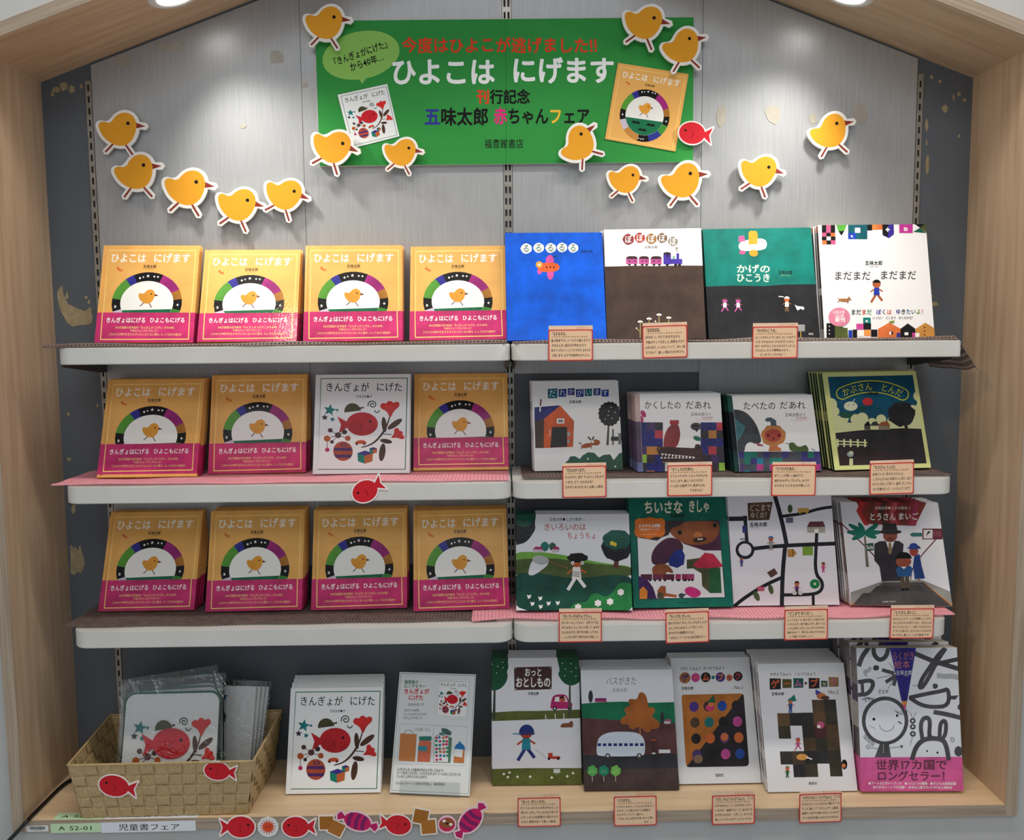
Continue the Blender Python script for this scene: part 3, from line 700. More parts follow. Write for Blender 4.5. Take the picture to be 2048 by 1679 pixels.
def draw_green(a):
    a.fill((0,128,116)); a.poly([(0,456),(200,446),(400,448),(560,436),(900,432),(900,900),(0,900)], (38,38,42))
    a.poly([(247,172),(330,150),(395,146),(424,160),(428,196),(410,218),(340,226),(250,228)], W, sm=True)
    a.poly([(250,134),(284,130),(290,166),(247,170)], (206,96,150)); a.ell(272, 236, 20, 13, (206,96,150)); a.poly([(312,112),(325,100),(362,102),(370,125),(366,182),(312,186)], (240,168,48)); a.ell(343, 240, 28, 21, (240,168,48))
    for x in (378, 390, 401): a.ell(x, 166, 3, 3, K, n=6)
    a.text('かげの', 232, 314, 450, 364, (226,240,214), .02); a.text('ひこうき', 230, 370, 450, 422, (226,240,214), .02); a.text('五味太郎', 495, 350, 588, 372, K, .02); a.text('GOMI TARO', 512, 375, 574, 382, (190,210,120))
    for x in (156, 241):
        a.person(x, 570, 92, (206,96,170), W, (206,96,170), (90,60,60), 1)
    a.person(552, 562, 100, (220,120,64), W, (150,110,80), W); a.line([(500,514),(530,516)], 6, W)
    a.poly([(602,565),(618,575),(655,578),(665,590),(655,600),(640,592),(620,604),(612,590)], W); a.rect(617, 694, 667, 738, (150,154,154)); a.line([(640,740),(641,785)], 4, (220,190,60)); a.text('偕成社', 690, 748, 722, 761, W)
book_kind('green', .231, .247, .0085, [(25,92),(703,77),(765,775),(50,790)], draw_green, (0,92,84), bands=[(.64,(30,30,34)),(.36,(0,74,70))])
def draw_town(a):
    a.fill((240,240,240)); pk_, og, nv, tl = (232,96,138), (226,118,62), (62,48,156), (20,100,112)
    for i, row in enumerate((((770,798,K),(798,826,pk_),(826,854,K)),((770,798,pk_),(798,826,K),(826,854,og)),((770,800,K),(800,826,W),(826,856,K)),((772,800,og),(800,828,K),(828,857,pk_)))):
        for x0, x1, c in row: a.rect(x0, (58,112,136,160)[i], x1, (112,136,160,186)[i], c)
    a.poly([(860,60),(928,58),(912,100),(874,102)], (90,176,64)); a.poly([(874,102),(912,100),(893,131)], K)
    a.rect(935, 57, 1056, 152, tl); a.rect(978, 80, 1012, 112, W); a.rect(937, 112, 985, 152, (30,70,190)); a.text('t', 950, 120, 970, 142, W, .02)
    a.rect(1056, 57, 1086, 97, K); a.rect(1086, 55, 1118, 93, (232,140,70)); a.rect(1118, 55, 1152, 91, og)
    a.poly([(1150,53),(1222,51),(1224,120),(1192,145),(1152,126)], nv); a.poly([(1150,55),(1186,53),(1186,138),(1152,122)], K); a.rect(1180,78,1188,104,W); a.rect(1171,87,1197,95,W)
    a.rect(1257, 52, 1342, 112, (206,60,160)); a.text('B', 1284, 74, 1314, 100, W, .03)
    a.poly([(1345,105),(1388,78),(1426,112)], (30,110,90)); a.poly([(1350,52),(1426,50),(1388,78)], K); a.poly([(1426,50),(1430,112),(1388,78)], (90,100,50))
    a.text('五味太郎', 1040, 289, 1152, 315, K, .02); a.text('GOMI TARO', 1068, 320, 1130, 328, K)
    a.text('まだまだ', 843, 355, 1078, 410, (50,50,54), .004); a.text('まだまだ', 1132, 350, 1366, 406, (50,50,54), .004)
    a.person(1114, 480, 150, (200,104,60), (40,70,190), (196,100,60), K, 1)
    a.ell(908, 538, 34, 11, (176,120,70), rot=4); a.poly([(926,530),(940,514),(957,540)], (176,120,70)); a.line([(880,540),(868,552)], 4, (150,90,50)); a.line([(925,545),(935,556)], 4, (150,90,50)); a.line([(878,535),(870,524)], 3, (150,90,50))
    a.text('まだまだ', 950, 596, 1084, 630, [(30,90,90),(60,60,60),(214,80,50),(60,140,80)], .016); a.text('ぼくは', 1110, 596, 1210, 628, [(60,60,170),(90,60,130),(226,110,60)], .016); a.text('ゆきたいよ！', 1234, 594, 1428, 626, [(50,60,170),(60,60,60),(40,120,160),(70,70,70),(110,150,50),(210,60,50)], .016)
    a.text('いったい　どこまで　ゆくのかな？', 1087, 640, 1352, 658, (60,60,60), .01)
    a.rect(797, 684, 850, 800, K); a.poly([(850,700),(900,706),(903,712),(930,714),(936,800),(850,800)], (90,104,52)); a.rect(936, 728, 960, 800, (30,60,180)); a.rect(985, 687, 1030, 724, (214,80,160)); a.rect(1028, 648, 1076, 686, (20,130,124)); a.text('s', 1042, 656, 1062, 678, W, .03)
    a.rect(1030, 684, 1078, 724, K); a.rect(962, 724, 990, 800, K); a.rect(992, 730, 1032, 766, W); a.rect(1034, 726, 1076, 764, (232,150,70)); a.rect(1078, 724, 1118, 770, K)
    for x0, x1, c, tp in ((1120,1266,(226,120,64),680),(1262,1360,K,685),(1358,1486,(206,146,70),680)): a.poly([(x0,800),(x0+2,720),((x0+x1)/2,tp),(x1-2,718),(x1,800)], c)
    a.rect(1194,738,1206,756,W); a.rect(1206,738,1217,756,K); a.rect(1290,742,1314,760,W); a.rect(1240,745,1262,800,(50,60,160)); a.rect(1338,744,1358,800,(206,70,150)); a.rect(1358,746,1384,800,W)
    for y in (710, 735, 758): a.ell(1417, y, 5, 5, (90,40,30), n=8); a.ell(815, y-6, 4, 4, W, n=8)
    a.ell(878, 645, 68, 60, (228,138,164), n=30); a.text('五味太郎', 836, 604, 912, 624, W, .012); a.text('2021年', 850, 627, 908, 644, W, .016); a.text('新刊', 852, 646, 914, 676, W, .03)
    a.poly([(1190,672),(1228,666),(1222,682),(1200,684)], (120,150,60))
book_kind('town', .230, .248, .0075, [(745,65),(1425,55),(1483,772),(785,778)], draw_town, (232,230,228), hard=False, bands=[(.08,(230,230,228)),(.30,(70,66,66)),(.06,(230,230,228)),(.5,(64,60,60)),(.06,(210,120,80))])

# ---- second right row
def draw_barn(a):
    a.fill((238,240,240)); nv, tl, dn = (34,52,140), (14,104,122), (40,66,160)
    for (x, y, r, c), ch in zip(((458,247,43,tl),(545,243,35,nv),(621,233,31,(60,50,140)),(697,245,35,dn),(772,240,33,tl),(847,236,31,(50,40,130)),(918,248,31,dn)), 'だれかがいます'):
        a.poly([(x-r,y-r*.9),(x+r,y-r),(x+r*.97,y+r),(x-r*.95,y+r*1.02)], c); a.text(ch, x-r*.82, y-r*.8, x+r*.82, y+r*.8, (220,240,240), -.004)
    a.text('五味太郎', 603, 311, 711, 336, K, .02)
    a.poly([(298,370),(505,355),(527,355),(380,480),(302,494)], (40,44,120)); a.poly([(302,494),(385,472),(385,726),(312,726)], (78,58,46)); a.line([(356,302),(348,404)], 12, (140,50,50)); a.line([(352,360),(348,404)], 12, W)
    a.poly([(385,472),(527,357),(648,492),(640,716),(385,726)], (226,96,40)); a.poly([(457,543),(588,543),(588,716),(443,722)], (34,32,34)); a.rect(497, 468, 562, 513, W); a.rect(510, 480, 550, 502, (90,90,84)); a.rect(514,484,546,498,(150,150,140))
    a.line([(430,570),(439,570),(439,616),(428,616)], 4, W); a.rect(590,586,616,622,(170,170,170)); a.rect(590,650,610,684,(170,170,170))
    a.line([(947,530),(938,697)], [14,20], (90,84,44))
    P = []
    for i in range(34):
        t = 2*PI*i/34; r = 1.0 if i % 2 else .9; P.append((955+100*r*math.cos(t), 425-(105 if math.sin(t) > 0 else 118)*r*math.sin(t)))
    a.poly(P, (32,32,34))
    for x, y in ((970,372),(948,408),(943,443),(1004,418),(978,468),(918,476),(1042,465)): a.ell(x, y, 5, 5, W, n=6)
    g = (110,112,114); a.rect(978, 562, 992, 700, g); a.rect(968, 628, 1070, 664, (60,60,62)); a.rect(1030, 598, 1054, 694, (130,132,134))
    a.ell(835, 678, 40, 26, (176,88,40)); a.ell(760, 705, 52, 20, (176,88,40), rot=-12); a.ell(812, 672, 11, 11, W); a.line([(716,722),(708,730)], 8, (176,88,40)); a.line([(790,705),(800,728)], 8, (176,88,40)); a.line([(712,690),(692,680)], 8, (50,40,36)); a.line([(793,655),(772,632)], 12, (50,40,36)); a.line([(808,650),(818,630)], 12, (50,40,36))
    a.poly([(565,860),(600,830),(615,800),(655,795),(700,820),(722,790),(770,762),(825,768),(862,808),(905,785),(960,780),(990,830),(1040,770),(1090,762),(1100,960),(560,960)], (34,88,66))
    for x, y in ((768,818),(1004,884)): a.ell(x, y, 8, 8, W, n=8)
book_kind('barn', .189, .198, .009, [(272,140),(1030,138),(1070,910),(308,925)], draw_barn, (234,236,236), hard=False, bands=[(.35,(190,170,160)),(.12,K),(.2,(224,224,222)),(.1,(60,60,60)),(.23,(228,228,226))])
CHK = [(62,58,70),(44,50,124),(70,60,72),(50,54,132),(198,70,84),(150,196,80),(200,138,72),(84,62,110)]
def checks(a, x0, y0, nx, ny, s_, seed, pal):
    rnd = random.Random(seed)
    for i in range(nx):
        for j in range(ny):
            c = pal[rnd.choice((0,1,2,3)) if rnd.random() < .52 else rnd.randrange(len(pal))]
            a.flat([a.m(p) for p in ((x0+i*s_, y0+j*s_), (x0+i*s_+s_, y0+j*s_+1), (x0+i*s_+s_, y0+j*s_+s_), (x0+i*s_, y0+j*s_+s_+1))], c)
    a.nx()
def draw_hide(a):
    a.fill((238,238,240))
    a.text('かくしたの', 1254, 316, 1576, 384, K, .006); a.text('だあれ', 1612, 314, 1838, 382, K, .006); a.text('五味太郎さく', 1657, 414, 1845, 442, (60,60,64), .006)
    a.text('文化出版局', 1752, 448, 1852, 465, (206,40,90), .01); a.text('どうぶつあれあれえほん', 1708, 470, 1850, 480, (206,40,90), .004)
    a.ell(1212, 480, 36, 40, (196,60,120)); a.ell(1246, 428, 20, 34, (196,60,120), rot=-30); a.ell(1200, 436, 7, 7, K)
    checks(a, 1206, 500, 3, 6, 70, 3, CHK); checks(a, 1745, 498, 4, 6, 70, 8, CHK); checks(a, 1206, 780, 11, 3, 70, 5, CHK)
    a.poly([(1420,690),(1425,630),(1450,560),(1490,520),(1500,500),(1535,505),(1560,540),(1570,620),(1540,720),(1480,722),(1420,712)], (160,66,70), sm=True)
    for x in (1490, 1515, 1540): a.ell(x, 500, 16, 22, (200,60,66))
    a.ell(1705, 535, 48, 34, (84,84,90)); a.poly([(1690,555),(1712,586),(1726,555)], (30,30,32)); a.ell(1702, 530, 30, 12, (44,44,48)); a.ell(1715, 640, 36, 20, (30,120,104), rot=20)
    a.poly([(1360,730),(1380,702),(1420,712),(1690,724),(1700,692),(1730,688),(1755,712),(1770,840),(1420,845),(1375,768)], (78,58,58)); a.ell(1726, 722, 10, 10, K, n=8); a.ell(1384, 728, 12, 12, (150,90,50), n=8)
    for i in range(10): a.poly([(1400+i*30,770+i*3),(1424+i*30,772+i*3),(1412+i*30,792+i*3)], W); a.poly([(1392+i*31,812),(1416+i*31,814),(1404+i*31,797)], W)
    a.rect(1434, 848, 1472, 930, (200,206,212))
book_kind('hide', .184, .168, .0082, [(1170,255),(1920,240),(1960,920),(1200,928)], draw_hide, (224,224,228), hinge=True, bands=[(.12,(120,130,180)),(.52,(104,84,110)),(.36,(206,180,176))])
def draw_eat(a):
    a.fill((238,240,240))
    a.text('たべたの', 184, 278, 404, 330, K, .006); a.text('だあれ', 426, 276, 600, 326, K, .006); a.text('五味太郎さく', 462, 352, 606, 376, (60,60,64), .006); a.text('文化出版局', 534, 379, 610, 392, (206,40,90), .01); a.text('どうぶつあれあれえほん', 502, 396, 610, 404, (206,40,90), .004)
    gr = (74,78,84)
    a.poly([(60,335),(130,324),(200,340),(250,390),(280,440),(300,500),(310,545),(270,560),(235,540),(200,560),(195,620),(60,640)], gr, sm=True); a.poly([(80,370),(130,385),(200,440),(190,480),(150,540),(90,560)], (76,130,136)); a.ell(252, 446, 14, 13, (100,104,110)); a.ell(252, 446, 7, 7, (40,40,44)); a.poly([(262,545),(320,562),(318,572),(285,570)], (176,90,120))
    a.ell(387, 502, 82, 72, (206,138,82), n=18, wob=.06); a.ell(385, 500, 58, 42, (196,86,72)); a.poly([(330,400),(340,384),(370,380),(404,400),(408,438),(370,436),(366,408),(345,410)], (96,112,124))
    for x in (352, 424): a.ell(x, 500, 12, 12, (150,50,60)); a.ell(x, 500, 5, 5, K)
    a.poly([(355,605),(362,572),(410,570),(436,585),(440,605)], (206,128,80)); a.poly([(380,515),(388,512),(394,525),(386,530)], (90,50,60))
    a.poly([(486,560),(500,546),(525,548),(545,575),(575,575),(600,560),(622,590),(618,612),(500,612)], (88,110,66), sm=True); a.line([(468,554),(490,556)], 4, (90,110,110)); a.line([(640,590),(662,600)], 5, (70,120,140))
    checks(a, 110, 607, 15, 4, 42, 11, [(70,80,92),(34,116,104),(60,56,120),(74,74,84),(170,60,130),(40,120,150),(84,60,110),(186,120,70)])
book_kind('eat', .184, .169, .0085, [(80,235),(642,232),(712,735),(132,742)], draw_eat, (220,222,226), hinge=True, bands=[(.28,(20,60,60)),(.5,(24,28,34)),(.22,(40,90,80))])
def draw_turnip(a):
    a.fill((216,222,150)); a.clipbox = (.0115, .0095, .199, .2045)
    cm = (214,218,164)
    a.fill((12,84,112))
    P = [(700,760),(700,280)]
    for x, y, r in ((765,305,44),(790,350,34),(850,395,36),(930,400,34),(975,395,40),(1040,420,30),(1100,400,34),(1180,410,40),(1250,400,40),(1310,330,30),(1350,240,36)): a.ell(x, y, r, r, cm, n=14)
    a.poly([(700,330),(790,360),(860,420),(960,430),(1060,440),(1200,430),(1300,350),(1360,260),(1450,480),(1450,520),(700,520)], cm)
    a.poly([(700,505),(800,492),(950,474),(1100,462),(1250,456),(1450,460),(1450,800),(700,800)], (48,46,48)); a.poly([(700,580),(860,578),(1100,600),(1260,640),(1360,690),(1380,800),(700,800)], (58,44,48))
    a.ell(1235, 362, 92, 82, (40,42,46), n=19, wob=.08); a.line([(1262,430),(1270,462)], 22, (40,42,46))
    for x0, x1, c, rf in ((988,1030,(90,88,80),K),(1028,1085,(216,214,160),(70,74,70)),(1082,1158,(150,140,120),(170,96,56))): a.rect(x0, 440, x1, 468, c); a.poly([(x0-2,442),(x0+18,416),(x1-14,412),(x1+2,442)], rf)
    a.ell(866, 372, 44, 22, (34,90,70)); a.ell(975, 330, 26, 14, (20,80,60)); a.ell(898, 314, 45, 31, (222,226,196)); a.ell(882, 308, 4, 4, K, n=6); a.ell(916, 302, 4, 4, K, n=6); a.ell(1010, 283, 34, 26, (206,52,58)); a.line([(912,286),(924,268)], 5, (222,226,196))
    a.line([(790,545),(1005,554)], 8, cm); a.line([(790,565),(1005,572)], 6, cm)
    for x in (812, 855, 897, 945, 992): a.line([(x,536),(x+1,580)], 12, cm)
    a.ell(896, 632, 22, 18, (150,176,176)); a.ell(902, 622, 14, 12, (206,212,170)); a.rect(890, 660, 914, 714, (206,208,160))
    # arched title plate
    cx, cy = 1042, 600
    yl_ = (226,214,60)
    arc = lambda r, n=16: [(cx+r*math.cos(R(118-56*i/n)), cy-r*.98*math.sin(R(118-56*i/n))) for i in range(n+1)]
    for r in (466, 388):
        a.line([(cx+(x-cx), y) for x, y in arc(r)], 6, yl_)
    a.curve(cx+427*math.cos(R(118)), cy-427*.98*math.sin(R(118)), 39, 39, 118, 298, 6, yl_, 8); a.curve(cx+427*math.cos(R(62)), cy-427*.98*math.sin(R(62)), 39, 39, 62, -118, 6, yl_, 8)
    for i, ch in enumerate('かぶさん　とんだ'):
        t = 114.5-7*i; x, y = cx+427*math.cos(R(t)), cy-427*.98*math.sin(R(t)); a.text(ch, x-25, y-26, x+25, y+26, yl_, .0, rot=90-t)
    a.text('五味太郎', 1004, 218, 1080, 236, K, .02)
book_kind('turnip', .207, .214, .0098, [(708,95),(1330,72),(1432,715),(795,738)], draw_turnip, (208,216,150), bands=[(.5,(20,56,44)),(.1,(170,170,110)),(.4,(24,70,54))])

# ---- third right row
def draw_meadow(a):
    a.fill((228,232,236))
    a.poly([(60,190),(285,200),(265,290),(275,350),(240,410),(190,470),(120,490),(60,500)], (30,32,36), sm=True); a.poly([(60,190),(285,200),(258,290),(200,340),(120,320),(60,300)], (24,86,70), sm=True)
    a.poly([(60,560),(250,552),(450,570),(600,600),(760,635),(930,665),(1150,690),(1150,760),(60,760)], (118,178,70), sm=True); a.poly([(60,625),(250,612),(450,612),(620,640),(820,668),(1150,690),(1150,800),(60,800)], (84,104,54), sm=True); a.poly([(60,750),(250,738),(420,760),(560,790),(760,785),(900,765),(1020,762),(1160,790),(1160,1120),(60,1120)], (24,80,66), sm=True)
    a.poly([(560,1120),(600,1020),(680,1005),(740,1000),(760,940),(830,920),(890,965),(960,930),(1010,840),(1080,828),(1160,860),(1160,1120)], (40,134,70), sm=True)
    a.text('五味太郎●しかけ絵本 1', 396, 252, 708, 281, (60,50,54), .008); a.text('きいろいのは', 344, 304, 724, 366, (196,60,44), .008); a.text('ちょうちょ', 552, 384, 820, 442, (196,60,44), .008)
    a.line([(998,630),(990,690)], [34,50], (110,60,60)); a.ell(1000, 510, 138, 132, (32,34,38), n=22, wob=.04); a.ell(1000, 450, 130, 88, (22,92,76), n=19, wob=.05); a.ell(955, 482, 18, 20, (226,200,60)); a.ell(982, 492, 16, 18, (226,200,60))
    for x, y, r, c in ((357,507,37,(24,120,110)),(425,508,31,(40,100,70))): a.line([(x,y),(x,y+50)], 6, K); a.ell(x, y, r, r*1.15, c, n=13, wob=.06)
    for x0, x1 in ((252,340),(420,486)): a.rect(x0, 530, x1, 560, (200,196,200)); a.poly([(x0-4,532),(x0+22,508),(x1-10,510),(x1+4,536)], (180,50,110))
    a.line([(395,640),(560,700)], 5, (200,110,60)); a.poly([(246,610),(392,640),(380,680),(270,760),(225,766),(205,745)], (226,226,230), sm=True); a.ell(320, 628, 74, 40, (180,186,184), rot=8)
    a.person(640, 740, 330, (206,104,50), (232,230,226), (236,236,236), K, 1); a.ell(648, 610, 92, 44, K, n=17, wob=.08)
    for y in (735, 752, 769): a.line([(592,y),(668,y+4)], 6, (70,76,60))
    for x in (605, 692): a.ell(x, 655, 15, 16, W); a.ell(x, 655, 6, 6, (60,20,20))
    for x, y in ((832,1015),(940,1002),(1035,918),(655,1050)): a.star(x, y, 34, (232,230,230), 6, .75)
    for x, y in ((218,950),(318,966),(248,1014),(392,1012),(322,1040),(474,1008)): a.poly([(x-20,y-14),(x,y-8),(x+18,y-16),(x+14,y+12),(x-8,y+24)], (228,232,226))
book_kind('meadow', .244, .204, .0085, [(100,220),(1105,222),(1140,1080),(105,1075)], draw_meadow, (22,76,62), bands=[(.4,(24,84,70)),(.12,(150,170,90)),(.2,(200,200,190)),(.28,(24,74,60))])
def draw_loco(a):
    g = (14,112,94); a.fill(g)
    cmn = (226,222,196)
    a.text('ちいさな', 1212, 112, 1568, 222, cmn, .034); a.text('きしゃ', 1616, 106, 1812, 214, cmn, .034); a.text('五味太郎', 1456, 230, 1582, 260, K, .03); a.text('GOMI TARO', 1493, 265, 1560, 272, K)
    a.poly([(1148,290),(1895,288),(1942,970),(1190,982)], (34,52,60)); a.poly([(1154,296),(1890,294),(1936,965),(1196,975)], (228,230,232))
    sk, pu = (150,86,50), (88,50,76)
    a.poly([(1420,296),(1890,294),(1908,560),(1760,560),(1580,500),(1480,420)], pu)
    a.poly([(1440,400),(1480,330),(1600,296),(1890,294),(1900,400),(1830,490),(1700,518),(1560,490)], sk, sm=True); a.poly([(1150,296),(1600,294),(1540,330),(1470,360),(1440,420),(1380,440),(1340,470),(1165,440)], (62,50,50))
    for x, y in ((1541,398),(1854,335)): a.ell(x, y, 19, 19, K)
    a.ell(1704, 420, 38, 26, (196,120,70)); a.ell(1720, 462, 62, 22, (60,36,36), rot=-8); a.rect(1702, 452, 1722, 466, (226,220,200)); a.rect(1726, 450, 1746, 464, (226,220,200))
    a.poly([(1440,430),(1560,470),(1580,560),(1500,620),(1420,680),(1300,690),(1285,600),(1330,510)], pu, sm=True)
    a.poly([(1500,560),(1560,545),(1588,600),(1580,680),(1520,712),(1450,690),(1440,640)], (40,60,150)); a.poly([(1605,640),(1790,615),(1900,715),(1910,930),(1810,930),(1740,870),(1735,760),(1660,715),(1605,720)], (84,90,56)); a.poly([(1800,715),(1900,715),(1908,928),(1806,930)], (40,100,60)); a.poly([(1655,690),(1765,578),(1840,590),(1920,690),(1915,705),(1800,714),(1700,712)], (206,50,80))
    a.poly([(1300,690),(1420,665),(1490,740),(1480,760),(1420,740),(1430,790),(1395,808),(1330,800),(1300,760)], sk, sm=True)
    for x0, x1, c in ((1200,1300,(90,40,66)),(1306,1386,(120,52,80)),(1394,1496,(110,44,66)),(1506,1554,(176,56,110)),(1562,1612,(150,50,90)),(1606,1670,(170,60,110))): a.rect(x0, 765, x1, 815, c); a.ell(x0+20, 818, 11, 10, K, n=8); a.ell(x1-16, 818, 11, 10, K, n=8)
    a.poly([(1180,780),(1250,800),(1310,880),(1345,978),(1190,978)], (70,40,96)); a.poly([(1192,900),(1225,870),(1262,910),(1260,978),(1194,978)], (222,140,50)); a.poly([(1350,905),(1380,866),(1420,870),(1425,930),(1520,945),(1516,966),(1420,955),(1400,975),(1352,976)], (176,96,50)); a.ell(1376, 950, 30, 30, (84,84,60))
    a.poly([(1580,915),(1600,880),(1650,872),(1720,905),(1732,940),(1700,965),(1640,968)], (206,50,130), sm=True); a.ell(1560, 950, 26, 20, (60,70,76)); a.line([(1560,950),(1600,940)], 10, (60,70,76))
    a.poly([(1130,290),(1165,262),(1215,272),(1268,252),(1330,272),(1385,262),(1412,300),(1402,345),(1414,400),(1380,440),(1320,432),(1270,458),(1210,436),(1160,440),(1130,400),(1142,345)], (226,120,40), sm=True)
    a.text('よみがえる感動', 1168, 320, 1368, 349, W, .016); a.text('五味太郎クラシックス', 1176, 358, 1362, 378, W, .008); a.text('GOMI TARO CLASSICS', 1200, 408, 1330, 416, W)
    a.text('復刊ドットコム', 1535, 1006, 1606, 1020, (10,60,50), .01)
book_kind('loco', .213, .239, .010, [(1070,62),(1950,60),(2012,1045),(1145,1055)], draw_loco, (14,104,86))
def draw_map(a):
    a.fill((228,230,236)); r = (34,38,44)
    a.line([(40,194),(172,192)], 30, r); a.line([(166,180),(178,350)], 24, r)
    a.ell(164, 404, 64, 62, r, n=30); a.ell(164, 402, 44, 42, (228,230,236), n=26)
    a.line([(225,394),(330,382),(440,374),(560,368),(780,360)], 26, r); a.line([(362,20),(400,150),(430,280),(446,370)], 28, r); a.line([(415,178),(560,160),(660,128),(790,112)], 20, r)
    a.line([(436,380),(418,560),(412,800)], 28, r); a.line([(648,290),(644,370),(636,560),(690,620),(680,680),(620,705),(420,708)], 22, r); a.line([(624,700),(626,800)], 20, r); a.line([(420,586),(300,640),(170,720),(70,800)], 24, r)
    a.poly([(184,88),(354,81),(330,202),(188,205)], (92,66,54)); a.text('どこまで', 196, 96, 344, 142, (228,224,206), -.006); a.text('ゆくの？', 202, 148, 330, 192, (228,224,206), -.006); a.text('五味太郎', 197, 218, 316, 246, K, .024); a.text('GOMI TARO', 200, 249, 258, 256, K)
    a.ell(470, 128, 16, 28, (70,90,50)); a.rect(522, 124, 594, 152, (214,170,80)); a.ell(536, 156, 6, 6, (214,170,80)); a.ell(582, 156, 6, 6, (214,170,80)); a.rect(442, 186, 490, 222, (110,108,130)); a.rect(148, 240, 176, 288, (50,60,130)); a.rect(132, 324, 164, 337, (150,156,160))
    a.rect(584, 246, 704, 288, (176,170,156)); a.poly([(582,250),(600,214),(690,212),(704,248)], (110,62,70)); a.rect(632,262,660,290,W)
    a.rect(553, 380, 622, 440, (130,170,60)); a.poly([(452,398),(490,396),(514,424),(490,452),(452,450)], (190,140,70)); a.rect(484,398,490,440,(120,70,40)); a.poly([(312,556),(362,526),(386,562),(340,592)], (110,72,66))
    a.person(340, 358, 100, (196,90,60), (150,156,160), (150,150,150), (50,120,180)); a.person(692, 520, 72, (190,90,60), (206,70,150), (206,70,150), (90,50,40)); a.person(140, 482, 72, (190,90,60), (70,80,170), (60,70,150), (60,50,110)); a.person(514, 660, 96, (206,110,70), (90,50,110), K, K)
    a.ell(498, 694, 16, 14, (200,206,206)); a.ell(538, 694, 16, 14, (200,206,206)); a.ell(635, 632, 33, 32, (30,130,70)); a.star(635, 632, 12, W); a.rect(246, 652, 294, 682, (206,90,120))
    a.ell(240, 716, 18, 36, (80,100,60), rot=-25); a.ell(338, 670, 16, 34, (80,100,60), rot=-15)
book_kind('map', .227, .234, .0085, [(48,42),(742,40),(802,772),(82,785)], draw_map, (222,224,230))
def draw_stairs(a):
    a.fill((226,228,234))
    a.poly([(914,86),(1392,86),(1310,250),(1060,240),(985,236)], (150,60,56))
    for i in range(6): a.poly([(940+i*74,86),(976+i*74,86),(950+i*74,160),(1000+i*64,246),(968+i*60,244),(915+i*74,150)], [(206,58,58),(110,62,50),(90,60,54),(206,90,100),(120,60,56),(180,60,90)][i])
    a.text('五味太郎●しかけ絵本 2', 1036, 118, 1278, 139, (240,232,220), .008); a.text('とうさん', 1000, 164, 1180, 212, (244,238,230), .024); a.text('まいご', 1192, 162, 1332, 208, (244,238,230), .024)
    a.line([(822,238),(940,350),(1075,490),(1090,640)], [8,8,8,5], (120,60,70)); a.line([(1490,300),(1290,520),(1280,620)], [8,8,5], (120,60,70))
    a.line([(972,320),(990,520)], [12,20], (120,116,104)); gl_ = (20,116,96)
    for ang, L in ((150,120),(175,115),(205,90),(35,105),(5,105),(-20,80),(120,80)): a.ell(972+.5*L*math.cos(R(ang)), 300-.5*L*math.sin(R(ang)), L*.55, 16, gl_, rot=-ang)
    a.poly([(975,370),(1028,362),(1032,412),(985,418)], (40,90,80)); a.text('Sale', 982, 374, 1028, 406, (230,226,220), .02)
    a.rect(1360, 268, 1500, 342, (110,50,66)); a.rect(1368, 276, 1430, 336, (220,218,220)); a.poly([(1382,320),(1400,284),(1418,290)], (60,60,64)); a.poly([(1274,308),(1290,296),(1358,296),(1358,322),(1290,322)], (60,120,120)); a.text('傘売場', 1436, 286, 1486, 326, (150,90,100), .01)
    dk = (56,54,60)
    a.poly([(1035,370),(1070,352),(1200,350),(1232,372),(1225,470),(1210,640),(1090,652),(1070,520),(1036,480)], dk); a.poly([(1112,352),(1170,352),(1142,440)], (228,228,230)); a.poly([(1132,362),(1148,362),(1154,430),(1138,442),(1128,430)], (150,130,90))
    a.ell(1142, 315, 48, 44, (140,78,60)); a.ell(1143, 290, 76, 16, (50,46,46)); a.poly([(1086,290),(1092,240),(1120,228),(1145,236),(1180,230),(1194,290)], (58,54,54)); a.poly([(1118,338),(1142,328),(1166,338)], (70,30,36))
    a.poly([(1305,450),(1340,440),(1355,520),(1378,605),(1308,610),(1296,520)], (40,76,150)); a.ell(1302, 420, 30, 34, (176,76,66)); a.ell(1310, 404, 38, 24, (60,44,70), a0=0, a1=180); a.ell(1300, 398, 42, 10, (50,80,170)); a.ell(1300, 384, 28, 18, (50,80,170)); a.line([(1335,610),(1338,622)], 18, (190,120,110))
    sg = (86,84,84)
    a.poly([(880,690),(1090,620),(1360,616),(1560,700),(1560,800),(880,790)], (150,150,146)); a.poly([(880,770),(1090,640),(1250,628),(1372,632),(1580,800),(870,790)], (206,130,60)); a.poly([(900,775),(1094,628),(1366,630),(1566,800),(880,800)], sg); a.poly([(1050,652),(1340,650),(1380,690),(1010,694)], (72,70,70)); a.poly([(960,696),(1430,690),(1570,810),(870,800)], (78,76,76))
    a.poly([(1180,540),(1200,520),(1280,520),(1296,545),(1280,590),(1195,592)], (44,100,160)); a.ell(1232, 490, 52, 38, (176,92,66)); a.ell(1232, 474, 56, 48, K, a0=5, a1=175); a.rect(1212, 590, 1238, 668, (96,84,70)); a.rect(1242, 590, 1270, 668, (96,84,70)); a.poly([(1215,525),(1250,525),(1234,540)], W)
    for x in (1226, 1256): a.ell(x, 676, 14, 9, K)
    a.text('GOMI TARO', 1090, 750, 1180, 762, (210,210,206), .01)
book_kind('stairs', .211, .224, .0078, [(808,90),(1468,92),(1565,795),(880,772)], draw_stairs, (216,216,220), hard=False, bands=[(.3,(206,200,196)),(.38,(110,46,40)),(.12,(196,60,52)),(.2,(214,208,200))])

